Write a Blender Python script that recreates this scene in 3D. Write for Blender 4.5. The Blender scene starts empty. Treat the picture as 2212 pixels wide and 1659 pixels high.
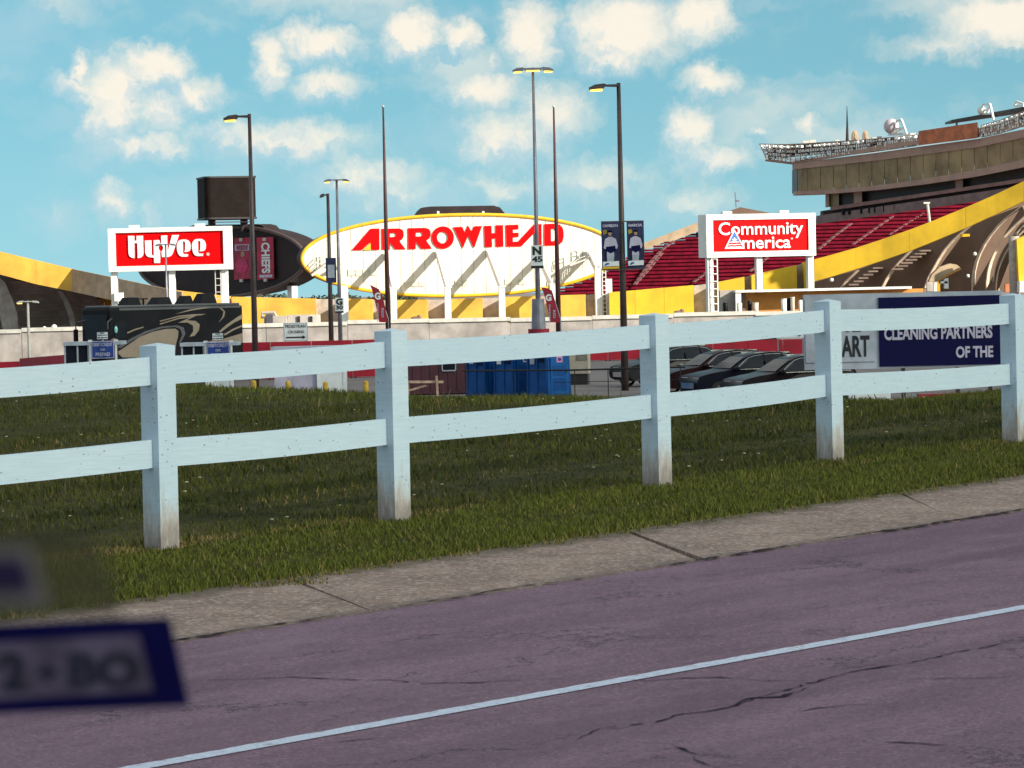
import bpy, bmesh, math, random
import numpy as np
from mathutils import Vector, Matrix
SC = bpy.context.scene
COL = SC.collection
RND = random.Random(7)
R = math.radians
# ------------------------------------------------------------------ camera
FQ = 7043.0                       # focal length in units of a 2212 x 1659 picture
PITCH = math.atan((829.5 - 629) / FQ)
ROLL = R(-1.3)
CAMZ = 1.98
FWD = Vector((0, math.cos(PITCH), -math.sin(PITCH)))
_up = Vector((0, math.sin(PITCH), math.cos(PITCH)))
_rt = Vector((1, 0, 0))
RT = _rt * math.cos(ROLL) + _up * math.sin(ROLL)
UP = _up * math.cos(ROLL) - _rt * math.sin(ROLL)
CAM = Vector((0, 0, CAMZ))
cd = bpy.data.cameras.new('camera')
cam = bpy.data.objects.new('camera', cd)
COL.objects.link(cam)
m3 = Matrix((RT, UP, -FWD)).transposed()
cam.matrix_world = Matrix.Translation(CAM) @ m3.to_4x4()
cd.sensor_width = 36
cd.lens = FQ / 2212 * 36
cd.clip_start = 0.1
cd.clip_end = 9000
cd.dof.use_dof = True
cd.dof.focus_distance = 45
cd.dof.aperture_fstop = 30
SC.camera = cam
# ------------------------------------------------------------------ sun, view
SUN_AZ, SUN_EL = R(123), R(24)    # azimuth clockwise from +Y (the way the camera looks)
SUND = Vector((math.sin(SUN_AZ) * math.cos(SUN_EL), math.cos(SUN_AZ) * math.cos(SUN_EL), math.sin(SUN_EL)))
sl = bpy.data.lights.new('sun', 'SUN')
sl.energy = 5.0
sl.angle = R(0.53)
sl.color = (1.0, 0.93, 0.80)
so = bpy.data.objects.new('sun', sl)
COL.objects.link(so)
so.rotation_euler = SUND.to_track_quat('Z', 'Y').to_euler()
SC.view_settings.view_transform = 'Standard'
SC.view_settings.look = 'None'
SC.view_settings.exposure = 0.7
SC.view_settings.gamma = 1.0
SC.cycles.max_bounces = 4
SC.cycles.diffuse_bounces = 2
SC.cycles.glossy_bounces = 2
SC.cycles.transparent_max_bounces = 32
SC.cycles.caustics_reflective = False
SC.cycles.caustics_refractive = False

def ray(x, y):
    return FWD + RT * ((x - 1106) / FQ) - UP * ((y - 829.5) / FQ)

def at(x, y, Y):
    d = ray(x, y)
    return CAM + d * (Y / d.y)

# ------------------------------------------------------------------ node helpers
class NT:
    def __init__(s, tree):
        s.t = tree; s.n = tree.nodes; s.l = tree.links
    def node(s, typ, **kw):
        n = s.n.new(typ)
        for k, v in kw.items():
            setattr(n, k, v)
        return n
    def put(s, sock, v):
        if hasattr(v, 'is_linked') or isinstance(v, bpy.types.NodeSocket):
            s.l.new(v, sock)
        else:
            sock.default_value = v
    def math(s, op, a, b=None, c=None, clamp=False):
        n = s.node('ShaderNodeMath', operation=op, use_clamp=clamp)
        s.put(n.inputs[0], a)
        if b is not None: s.put(n.inputs[1], b)
        if c is not None: s.put(n.inputs[2], c)
        return n.outputs[0]
    def vmath(s, op, a, b=None, out=0):
        n = s.node('ShaderNodeVectorMath', operation=op)
        s.put(n.inputs[0], a)
        if b is not None: s.put(n.inputs[1], b)
        return n.outputs[out]
    def mix(s, f, a, b, blend='MIX'):
        n = s.node('ShaderNodeMix', data_type='RGBA', blend_type=blend)
        s.put(n.inputs[0], f)
        for i, v in ((6, a), (7, b)):
            if isinstance(v, tuple) and len(v) == 3: v = (*v, 1)
            s.put(n.inputs[i], v)
        return n.outputs[2]
    def noise(s, vec, scale, detail=3.0, rough=0.55, col=False, dist=0.0):
        n = s.node('ShaderNodeTexNoise')
        n.inputs['Scale'].default_value = scale
        n.inputs['Detail'].default_value = detail
        n.inputs['Roughness'].default_value = rough
        n.inputs['Distortion'].default_value = dist
        s.put(n.inputs['Vector'], vec)
        return n.outputs[1 if col else 0]
    def ramp(s, v, lo, hi):
        n = s.node('ShaderNodeMapRange', interpolation_type='SMOOTHSTEP')
        s.put(n.inputs[0], v)
        n.inputs[1].default_value = lo; n.inputs[2].default_value = hi
        return n.outputs[0]

# ------------------------------------------------------------------ world: sky with fair weather cumulus
W = bpy.data.worlds.new('World')
SC.world = W
W.use_nodes = True
w = NT(W.node_tree)
w.n.clear()
wo = w.node('ShaderNodeOutputWorld')
bg = w.node('ShaderNodeBackground')
w.l.new(bg.outputs[0], wo.inputs[0])
tc = w.node('ShaderNodeTexCoord')
D = tc.outputs['Generated']
sky = w.node('ShaderNodeTexSky', sky_type='NISHITA')
sky.sun_disc = False
sky.sun_elevation = SUN_EL
sky.sun_rotation = SUN_AZ
sky.air_density = 1.0
sky.dust_density = 1.6
sky.ozone_density = 1.5
v = w.vmath('MULTIPLY', D, (1, 1, 0.85))
v = w.vmath('ADD', v, (0, 0, 0.20))
v = w.vmath('NORMALIZE', v)
w.l.new(v, sky.inputs[0])
skyc = w.mix(1.0, sky.outputs[0], (0.76, 1.16, 0.98), 'MULTIPLY')
# clouds: clumps at directions of the sky, edges broken up by noise on the direction
CL = [(330,150,78,55,1),(250,205,85,72,1),(228,265,62,50,1),(155,185,62,28,.8),(410,205,70,45,.75),(300,318,130,36,.8),(176,142,22,32,.8),
      (352,240,60,60,.7),(580,135,40,66,.95),(695,95,95,48,.9),(700,190,85,40,.7),(620,310,170,48,.8),(780,385,150,52,.7),(500,290,120,40,.6),(640,95,45,38,.7),
      (885,75,66,64,1),(990,82,42,48,.9),(1060,135,30,28,.5),(1145,75,66,76,.9),(1040,195,95,48,.8),(1090,305,130,70,.75),(1190,250,95,70,.7),
      (1340,70,125,80,1),(1320,130,100,40,.75),(1510,40,68,62,.95),(1535,172,62,38,.8),(1488,285,56,64,.95),(1530,345,95,48,.75),
      (1742,272,40,36,.7),(1650,292,32,24,.55),(2160,42,130,64,1),(2070,95,170,36,.5),(240,435,46,62,.7),(330,470,44,40,.6),(130,470,80,60,.45),
      (860,430,200,50,.55),(1280,400,150,60,.55),(1490,440,110,44,.5),(1100,410,150,40,.5)]
sep = w.node('ShaderNodeSeparateXYZ'); w.l.new(D, sep.inputs[0])
def noise2(vec, scale, detail, rough=0.55, col=False):
    o = w.noise(vec, scale, detail, rough, col); o.node.noise_dimensions = '2D'; return o
cb = w.node('ShaderNodeCombineXYZ'); w.l.new(sep.outputs[0], cb.inputs[0]); w.l.new(sep.outputs[2], cb.inputs[1])
D2 = cb.outputs[0]                          # azimuth-like and elevation-like coordinates ahead
wv = w.vmath('SUBTRACT', noise2(D2, 95.0, 5.0, 0.64, True), (0.5, 0.5, 0.5))
wv = w.vmath('SCALE', wv); wv.node.inputs['Scale'].default_value = 0.0125
DW = w.vmath('ADD', D2, wv)
acc = None; sw = None; sh_ = None
for (px, py, rx, ry, st) in CL:
    c = ray(px, py).normalized()
    n_ = w.node('ShaderNodeMapping', vector_type='POINT')
    sx_, sy_ = FQ / rx / 1.50, FQ / ry / 1.42
    n_.inputs['Location'].default_value = (-c.x * sx_, -c.z * sy_, 0); n_.inputs['Scale'].default_value = (sx_, sy_, 0)
    w.l.new(DW, n_.inputs[0])
    ln = w.vmath('LENGTH', n_.outputs[0], out=1)
    b = w.math('MULTIPLY_ADD', ln, -st, st)
    acc = b if acc is None else w.math('SMOOTH_MAX', acc, b, 0.12)
    bp = w.math('MAXIMUM', b, 0.001)                   # weight, and how far up and sunward in its own cloud
    up_ = w.vmath('DOT_PRODUCT', n_.outputs[0], (0.45, 0.9, 0), out=1)
    sw = bp if sw is None else w.math('ADD', sw, bp)
    sh_ = w.math('MULTIPLY', bp, up_) if sh_ is None else w.math('MULTIPLY_ADD', bp, up_, sh_)
updn = w.math('DIVIDE', sh_, sw)
ahead = w.math('GREATER_THAN', sep.outputs[1], 0.0)
acc = w.math('MULTIPLY', w.math('MAXIMUM', acc, 0.0), ahead)
fine = noise2(DW, 300.0, 3.0, 0.6)
dens = w.math('ADD', acc, w.math('MULTIPLY', w.math('SUBTRACT', fine, 0.5), 0.18))
mask = w.math('MULTIPLY', w.ramp(dens, 0.0, 0.72), w.ramp(acc, 0.0, 0.14))
CB_, CT_ = (3.35, 4.35, 4.75), (6.5, 5.85, 4.9)        # cloud in its own shade, cloud in the sun
veil = w.math('MULTIPLY', w.ramp(noise2(w.vmath('MULTIPLY', DW, (1, 2.2, 1)), 17.0, 3.0, 0.55), 0.42, 0.78), 0.50)
over = w.ramp(w.noise(D, 3.0, 3.0, 0.6), 0.42, 0.58)
over = w.math('MULTIPLY', over, w.ramp(sep.outputs[2], 0.10, 0.22))
def finish(msk, shd):
    c = w.mix(w.math('MULTIPLY', msk, 0.90), skyc, w.mix(shd, CB_, CT_))
    hz = w.ramp(sep.outputs[2], 0.075, -0.02)              # thin pale air towards the horizon
    return w.mix(w.math('MULTIPLY', hz, 0.45), c, (2.8, 4.4, 4.7))
shade = w.math('MULTIPLY_ADD', w.math('SUBTRACT', noise2(DW, 85.0, 4.0, 0.62), 0.5), 2.0, updn)
shade = w.ramp(w.math('MULTIPLY_ADD', dens, 0.5, shade), -0.35, 0.50)
w.l.new(finish(w.math('MAXIMUM', mask, veil), shade), bg.inputs[0])
bg.inputs[1].default_value = 0.10
# the same broken cloud goes on over the rest of the sky (cheaper noise where no single cloud is in view)
bg2 = w.node('ShaderNodeBackground'); bg2.inputs[1].default_value = 0.10
w.l.new(finish(w.math('MAXIMUM', over, 0.22), w.math('MULTIPLY_ADD', over, 0.5, 0.25)), bg2.inputs[0])
mixs = w.node('ShaderNodeMixShader')
near_ = w.math('GREATER_THAN', w.vmath('DOT_PRODUCT', D, (0, 1, 0), out=1), 0.965)
w.l.new(near_, mixs.inputs[0]); w.l.new(bg2.outputs[0], mixs.inputs[1]); w.l.new(bg.outputs[0], mixs.inputs[2])
w.l.new(mixs.outputs[0], wo.inputs[0])

# ------------------------------------------------------------------ materials
MATS = {}
def base(name):
    m = bpy.data.materials.new(name); m.use_nodes = True
    t = NT(m.node_tree)
    p = t.n['Principled BSDF']
    MATS[name] = m
    return m, t, p

def mat(name, col, rough=0.6, var=0.14, scale=2.0, bump=0.0, bscale=30.0, metal=0.0, spec=0.5, emit=0.0, alt=None, streak=0.0):
    if name in MATS: return MATS[name]
    m, t, p = base(name)
    g = t.node('ShaderNodeNewGeometry').outputs['Position']
    n1 = t.noise(g, scale, 5.0, 0.6)
    lo = tuple(max(0, c * (1 - var * 1.6)) for c in col)
    hi = tuple(min(1, c * (1 + var * 1.2)) for c in col)
    c = t.mix(t.ramp(n1, 0.3, 0.7), lo, hi)
    if alt:
        c = t.mix(t.ramp(t.noise(g, scale * 0.45, 4.0, 0.6), 0.52, 0.66), c, alt)
    if streak:
        sv = t.vmath('MULTIPLY', g, (scale * 2.5, scale * 2.5, scale * 0.22))
        c = t.mix(t.math('MULTIPLY', t.ramp(t.noise(sv, 1.0, 4.0, 0.6), 0.5, 0.75), streak), c, tuple(x * 0.45 for x in col))
    t.put(p.inputs['Base Color'], c)
    t.put(p.inputs['Roughness'], t.math('ADD', t.math('MULTIPLY', t.math('SUBTRACT', n1, 0.5), 0.25), rough, clamp=True))
    p.inputs['Metallic'].default_value = metal
    p.inputs['Specular IOR Level'].default_value = spec
    if bump:
        b = t.node('ShaderNodeBump')
        b.inputs['Strength'].default_value = bump
        b.inputs['Distance'].default_value = 0.02
        t.put(b.inputs['Height'], t.noise(g, bscale, 3.0))
        t.l.new(b.outputs[0], p.inputs['Normal'])
    if emit:
        p.inputs['Emission Color'].default_value = (*col, 1)
        p.inputs['Emission Strength'].default_value = emit
    return m

M_white = mat('white_paint', (0.80, 0.79, 0.76), 0.55, 0.05, 1.0, streak=0.16)
M_board = mat('board_sheet', (0.74, 0.69, 0.61), 0.5, 0.05, 0.7, streak=0.22)
M_redsign = mat('red_sign_face', (0.80, 0.0015, 0.003), 0.6, 0.05, 1.5, spec=0.08)
M_redletter = mat('red_letter', (0.80, 0.0015, 0.003), 0.6, 0.05, 1.5, spec=0.08)
M_yellow = mat('yellow_wall', (0.74, 0.40, 0.055), 0.75, 0.12, 0.35, 0.2, 6, streak=0.22)
M_yellow2 = mat('bright_yellow_wall', (0.78, 0.475, 0.022), 0.75, 0.10, 0.3, 0.2, 6, streak=0.20)
M_orange = mat('orange_wall', (0.62, 0.25, 0.05), 0.75, 0.14, 0.6)
M_gold = mat('gold_trim', (0.78, 0.42, 0.015), 0.45, 0.08, 1.0)
M_conc = mat('concrete', (0.44, 0.38, 0.34), 0.85, 0.16, 0.8, 0.4, 12, streak=0.25)
M_concpale = mat('pale_concrete', (0.62, 0.58, 0.53), 0.85, 0.12, 0.9, 0.3, 10, streak=0.2)
M_concdark = mat('dark_shaded_concrete', (0.19, 0.115, 0.082), 0.9, 0.09, 0.3, 0.4, 8, streak=0.12)  # dark tone puts the shade under the deck into the colour
M_tan = mat('tan_concrete', (0.46, 0.33, 0.22), 0.85, 0.14, 0.6, 0.3, 8)
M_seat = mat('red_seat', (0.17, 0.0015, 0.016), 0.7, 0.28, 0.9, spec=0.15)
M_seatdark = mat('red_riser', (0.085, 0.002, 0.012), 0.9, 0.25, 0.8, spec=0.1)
M_dark = mat('dark_metal', (0.030, 0.022, 0.024), 0.5, 0.2, 1.0)
M_shell = mat('dark_brown_cladding', (0.034, 0.021, 0.023), 0.65, 0.18, 0.5, streak=0.2, spec=0.2)
M_black = mat('black_paint', (0.010, 0.009, 0.013), 0.5, 0.2, 1.0, spec=0.12)
M_polebrown = mat('brown_pole', (0.095, 0.062, 0.062), 0.45, 0.15, 2.0, metal=0.3)
M_polegrey = mat('grey_pole', (0.26, 0.24, 0.29), 0.4, 0.12, 2.0, metal=0.4)
M_polered = mat('dark_red_pole', (0.085, 0.030, 0.032), 0.5, 0.15, 2.0)
M_lamp = mat('lamp_lens', (1.0, 0.66, 0.10), 0.4, 0.0, 1.0, emit=1.4)
M_redwall = mat('red_barrier', (0.44, 0.006, 0.028), 0.6, 0.16, 0.6, streak=0.25)
M_lampglass = mat('floodlight_glass', (0.9, 0.86, 0.84), 0.25, 0.15, 3.0)
M_blue = mat('blue_plastic', (0.004, 0.065, 0.25), 0.5, 0.15, 1.5, spec=0.2)
M_blueroof = mat('pale_blue_roof', (0.34, 0.42, 0.58), 0.5, 0.12, 3.0)
M_navy = mat('navy_print', (0.003, 0.003, 0.050), 0.6, 0.12, 2.0, spec=0.15)
M_navy2 = mat('navy_banner', (0.020, 0.022, 0.085), 0.6, 0.25, 2.5)
M_bluesign = mat('blue_sign', (0.010, 0.045, 0.26), 0.5, 0.1, 2.0)
M_ink = mat('black_ink', (0.012, 0.012, 0.016), 0.6, 0.1, 1.0)
M_whiteprint = mat('white_print', (0.78, 0.78, 0.80), 0.6, 0.05, 2.0)
M_lilac = mat('lilac_print', (0.52, 0.47, 0.60), 0.6, 0.1, 2.0)
M_greyprint = mat('grey_print', (0.42, 0.44, 0.52), 0.6, 0.14, 1.2)
M_crimson = mat('crimson_print', (0.42, 0.010, 0.055), 0.6, 0.3, 0.8)
M_flagred = mat('flag_red', (0.34, 0.012, 0.035), 0.7, 0.15, 1.5)
M_skin = mat('print_skin', (0.42, 0.25, 0.17), 0.7, 0.1, 2.0)
M_glassdark = mat('dark_glass', (0.012, 0.013, 0.022), 0.2, 0.15, 1.0, spec=0.16)
M_carpaint = mat('black_car_paint', (0.012, 0.008, 0.012), 0.3, 0.1, 1.0, spec=0.10)
M_chrome = mat('chrome', (0.6, 0.58, 0.58), 0.2, 0.05, 1.0, metal=1.0)
M_tyre = mat('tyre_rubber', (0.018, 0.017, 0.018), 0.85, 0.2, 8.0)
M_rvtan = mat('tan_vehicle_paint', (0.30, 0.215, 0.165), 0.3, 0.08, 1.0)
M_rvgrey = mat('grey_vehicle_trim', (0.09, 0.08, 0.095), 0.35, 0.1, 1.0)
M_beige = mat('beige_cabinet', (0.46, 0.40, 0.32), 0.6, 0.12, 1.5)
M_maroon = mat('maroon_steel', (0.075, 0.016, 0.030), 0.6, 0.18, 0.8, streak=0.3)
M_wood = mat('raw_wood', (0.55, 0.36, 0.26), 0.8, 0.2, 6.0)
M_bollard = mat('yellow_bollard', (0.62, 0.36, 0.03), 0.6, 0.15, 4.0)
M_mauve = mat('mauve_panel', (0.44, 0.27, 0.22), 0.6, 0.08, 0.5)
M_rust = mat('rust_panel', (0.55, 0.16, 0.07), 0.6, 0.2, 0.9)
M_olive = mat('olive_glass', (0.32, 0.23, 0.13), 0.3, 0.22, 0.25, spec=0.3)
M_cable = mat('black_rail', (0.012, 0.010, 0.012), 0.6, 0.1, 3.0)
M_crack = mat('tar_crack', (0.030, 0.020, 0.030), 0.95, 0.4, 20.0, spec=0.1)
M_tablet = mat('label_blue', (0.0015, 0.0005, 0.045), 0.7, 0.1, 40.0, spec=0.1)
M_tabletin = mat('label_grey', (0.085, 0.065, 0.110), 0.8, 0.25, 60.0, spec=.1)
M_tabletink = mat('label_ink', (0.022, 0.022, 0.040), 0.8, 0.1, 40.0, spec=.1)
M_paleborder = mat('label_pale', (0.13, 0.11, 0.12), 0.8, 0.1, 40.0, spec=0.1)
def mat_cloud():
    m, t, p = base('cloud_vapour')
    df = t.node('ShaderNodeBsdfDiffuse'); df.inputs[0].default_value = (0.86, 0.87, 0.9, 1)
    tr = t.node('ShaderNodeBsdfTransparent'); mx = t.node('ShaderNodeMixShader'); mx.inputs[0].default_value = 0.40   # thin cloud: some sun comes through
    t.l.new(df.outputs[0], mx.inputs[1]); t.l.new(tr.outputs[0], mx.inputs[2]); t.l.new(mx.outputs[0], t.n['Material Output'].inputs[0])
    t.n.remove(p)
    return m
M_cloud = mat_cloud()

K = 0.0231                                    # the verge and road climb a little away from the viewer
P1 = Vector((-2.1606, 19.8602, 0))
UX, UY = 0.65593, 0.75483                     # along the fence; behind it = (-UY, UX)
def FP(a, s, dz=0.0):
    x = P1.x + UX * a - UY * s
    y = P1.y + UY * a + UX * s
    return Vector((x, y, K * y + dz))
def ground_px(x, y, dz=0.0):
    d = ray(x, y)
    t = (CAMZ - dz) / (K * d.y - d.z)
    return CAM + d * t
def AS(p):
    dx, dy = p.x - P1.x, p.y - P1.y
    return dx * UX + dy * UY, -dx * UY + dy * UX
LOT = -2.4
def height(x, y):
    """terrain: verge plane up to a crest, then down a bank to the flat lot (numpy arrays)"""
    fl = 27.16 + (x - 4.18) * UY / UX
    yc = 33.9 - 0.59 * np.clip(x, -9, 7) + 0.62 * np.clip(-0.5 - x, 0, 8) + 0.7
    yc = np.maximum(yc, fl + 5.0)
    yc = np.minimum(yc, 400)
    t = np.clip((y - yc) / 36.0, 0, 1)
    t = np.clip((t * 1.0), 0, 1)
    sm = 1 - (1 - t) ** 2 * (1 + 2 * t)
    plane = K * np.minimum(y, yc)
    near = plane
    wob = 0.022 * np.sin(x * 0.9 + y * 0.33) + 0.015 * np.sin(x * 2.1 - y * 0.8)
    dx, dy = x - P1.x, y - P1.y
    s = -dx * UY + dy * UX
    wob = wob * np.clip((s - 1.0) / 4, 0, 1)
    dip = -0.10 * np.clip((-1.75 - s) / 0.35, 0, 1)
    z = near * (1 - sm) + LOT * sm + wob * (1 - sm) + dip * (1 - sm)
    return z

# material of the verge
def mat_grass_ground():
    m, t, p = base('grass_soil')
    g = t.node('ShaderNodeNewGeometry').outputs['Position']
    c = t.mix(t.ramp(t.noise(g, 1.3, 6.0, 0.65), 0.35, 0.65), (0.034, 0.034, 0.010), (0.075, 0.066, 0.022))
    c = t.mix(t.ramp(t.noise(g, 9.0, 4.0, 0.6), 0.58, 0.72), c, (0.10, 0.070, 0.042))
    t.put(p.inputs['Base Color'], c); p.inputs['Roughness'].default_value = 1.0
    p.inputs['Specular IOR Level'].default_value = 0.1
    return m
def mat_lot():
    m, t, p = base('lot_asphalt')
    g = t.node('ShaderNodeNewGeometry').outputs['Position']
    c = t.mix(t.ramp(t.noise(g, 0.25, 6.0, 0.65), 0.3, 0.7), (0.16, 0.13, 0.13), (0.23, 0.19, 0.18))
    t.put(p.inputs['Base Color'], c); p.inputs['Roughness'].default_value = 0.9
    return m
def mat_blade():
    m, t, p = base('grass_blade')
    g = t.node('ShaderNodeNewGeometry').outputs['Position']
    a = t.node('ShaderNodeAttribute', attribute_name='tint')
    n = t.ramp(t.noise(g, 0.9, 5.0, 0.6), 0.32, 0.68)
    c = t.mix(n, (0.038, 0.046, 0.009), (0.104, 0.100, 0.019))
    c = t.mix(t.math('MULTIPLY', t.ramp(t.noise(g, 3.1, 4.0, 0.7), 0.50, 0.70), 0.65), c, (0.078, 0.054, 0.022))
    c = t.mix(t.math('MULTIPLY', t.ramp(t.noise(g, 1.5, 6.0, 0.75), 0.48, 0.62), 0.65), c, (0.020, 0.026, 0.008))
    c = t.mix(a.outputs['Fac'], c, (0.155, 0.170, 0.022))
    s = t.node('ShaderNodeAttribute', attribute_name='dry')
    c = t.mix(s.outputs['Fac'], c, (0.32, 0.21, 0.095))
    t.put(p.inputs['Base Color'], c); p.inputs['Roughness'].default_value = 0.75
    p.inputs['Specular IOR Level'].default_value = 0.2
    return m
def mat_asphalt():
    m, t, p = base('asphalt')
    g = t.node('ShaderNodeNewGeometry').outputs['Position']
    mp = t.node('ShaderNodeMapping'); mp.inputs['Rotation'].default_value = (0, 0, -math.atan2(UY, UX))
    t.l.new(g, mp.inputs['Vector'])
    loc = mp.outputs[0]
    st = t.noise(t.vmath('MULTIPLY', loc, (0.55, 1.9, 1)), 1.0, 7.0, 0.7)
    c = t.mix(t.ramp(st, 0.3, 0.7), (0.155, 0.086, 0.128), (0.245, 0.146, 0.200))
    c = t.mix(t.math('MULTIPLY', t.ramp(t.noise(loc, 0.7, 5.0, 0.6), 0.45, 0.7), 0.45), c, (0.22, 0.135, 0.185))
    fine = t.noise(g, 95.0, 3.0, 0.8)
    c = t.mix(t.math('MULTIPLY', t.ramp(fine, 0.55, 0.78), 0.55), c, (0.42, 0.28, 0.36))
    c = t.mix(t.math('MULTIPLY', t.ramp(fine, 0.46, 0.22), 0.60), c, (0.035, 0.022, 0.035))
    vo2 = t.node('ShaderNodeTexVoronoi'); vo2.inputs['Scale'].default_value = 75.0; t.l.new(g, vo2.inputs['Vector'])
    sr2 = t.node('ShaderNodeSeparateXYZ'); t.l.new(vo2.outputs['Color'], sr2.inputs[0])
    c = t.mix(t.math('MULTIPLY', t.ramp(sr2.outputs[0], 0.75, 0.97), 0.32), c, (0.42, 0.29, 0.37))
    c = t.mix(t.math('MULTIPLY', t.ramp(sr2.outputs[1], 0.70, 0.97), 0.38), c, (0.045, 0.026, 0.042))
    # dark weathered streaks along the driving direction
    sk = t.noise(t.vmath('MULTIPLY', loc, (2.2, 8.0, 1)), 1.0, 7.0, 0.75)
    c = t.mix(t.math('MULTIPLY', t.ramp(sk, 0.58, 0.74), 0.62), c, (0.055, 0.030, 0.052))
    # wheel tracks and old patches
    tk = t.noise(t.vmath('MULTIPLY', loc, (0.06, 1.0, 1)), 1.0, 4.0, 0.55)
    c = t.mix(t.math('MULTIPLY', t.ramp(tk, 0.46, 0.66), 0.42), c, (0.085, 0.045, 0.075))
    c = t.mix(t.math('MULTIPLY', t.ramp(t.noise(t.vmath('MULTIPLY', loc, (0.5, 1.3, 1)), 1.0, 6.0, 0.7), 0.56, 0.70), 0.35), c, (0.30, 0.195, 0.245))
    # hairline cracks
    wl = t.vmath('ADD', t.vmath('MULTIPLY', loc, (0.42, 1.1, 1)), t.vmath('SCALE', t.vmath('SUBTRACT', t.noise(loc, 2.4, 5.0, 0.7, col=True), (0.5, 0.5, 0.5))))
    wl.node.inputs[1].links[0].from_node.inputs['Scale'].default_value = 0.8
    vo = t.node('ShaderNodeTexVoronoi', feature='DISTANCE_TO_EDGE'); vo.inputs['Scale'].default_value = 0.9
    t.l.new(wl, vo.inputs['Vector'])
    ck = t.math('MULTIPLY', t.ramp(vo.outputs['Distance'], 0.016, 0.003), t.ramp(t.noise(loc, 0.8, 3.0), 0.44, 0.56))
    c = t.mix(t.math('MULTIPLY', ck, 0.7), c, (0.03, 0.022, 0.03))
    t.put(p.inputs['Base Color'], c); p.inputs['Roughness'].default_value = 0.88
    p.inputs['Specular IOR Level'].default_value = 0.3
    b = t.node('ShaderNodeBump'); b.inputs['Strength'].default_value = 0.5; b.inputs['Distance'].default_value = 0.01
    t.put(b.inputs['Height'], fine); t.l.new(b.outputs[0], p.inputs['Normal'])
    return m
def mat_shoulder():
    m, t, p = base('exposed_aggregate')
    g = t.node('ShaderNodeNewGeometry').outputs['Position']
    c = t.mix(t.ramp(t.noise(g, 2.2, 6.0, 0.65), 0.3, 0.7), (0.225, 0.145, 0.118), (0.37, 0.250, 0.208))
    f = t.noise(g, 46.0, 4.0, 0.8)
    vo = t.node('ShaderNodeTexVoronoi'); vo.inputs['Scale'].default_value = 48.0; t.l.new(g, vo.inputs['Vector'])
    sr = t.node('ShaderNodeSeparateXYZ'); t.l.new(vo.outputs['Color'], sr.inputs[0])
    c = t.mix(t.math('MULTIPLY', t.ramp(sr.outputs[0], 0.62, 0.95), 0.5), c, (0.62, 0.50, 0.45))
    c = t.mix(t.math('MULTIPLY', t.ramp(sr.outputs[1], 0.66, 0.95), 0.5), c, (0.14, 0.09, 0.08))
    c = t.mix(t.math('MULTIPLY', t.ramp(f, 0.58, 0.74), 0.4), c, (0.66, 0.54, 0.49))
    c = t.mix(t.math('MULTIPLY', t.ramp(f, 0.42, 0.25), 0.6), c, (0.09, 0.06, 0.055))
    # grit and soil washed into the two long edges
    dt = t.vmath('DOT_PRODUCT', t.vmath('SUBTRACT', g, (P1.x, P1.y, 0)), (-UY, UX, 0), out=1)
    gn = t.math('MULTIPLY', t.math('SUBTRACT', t.noise(g, 5.0, 6.0, 0.7), 0.5), 0.55)
    c = t.mix(t.math('MULTIPLY', t.ramp(t.math('ADD', dt, gn), -2.98, -3.20), 0.65), c, (0.115, 0.080, 0.078))
    c = t.mix(t.math('MULTIPLY', t.ramp(t.math('ADD', dt, gn), -2.16, -1.95), 0.75), c, (0.090, 0.066, 0.040))
    t.put(p.inputs['Base Color'], c); p.inputs['Roughness'].default_value = 0.92
    b = t.node('ShaderNodeBump'); b.inputs['Strength'].default_value = 0.7; b.inputs['Distance'].default_value = 0.012
    t.put(b.inputs['Height'], f); t.l.new(b.outputs[0], p.inputs['Normal'])
    return m
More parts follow.
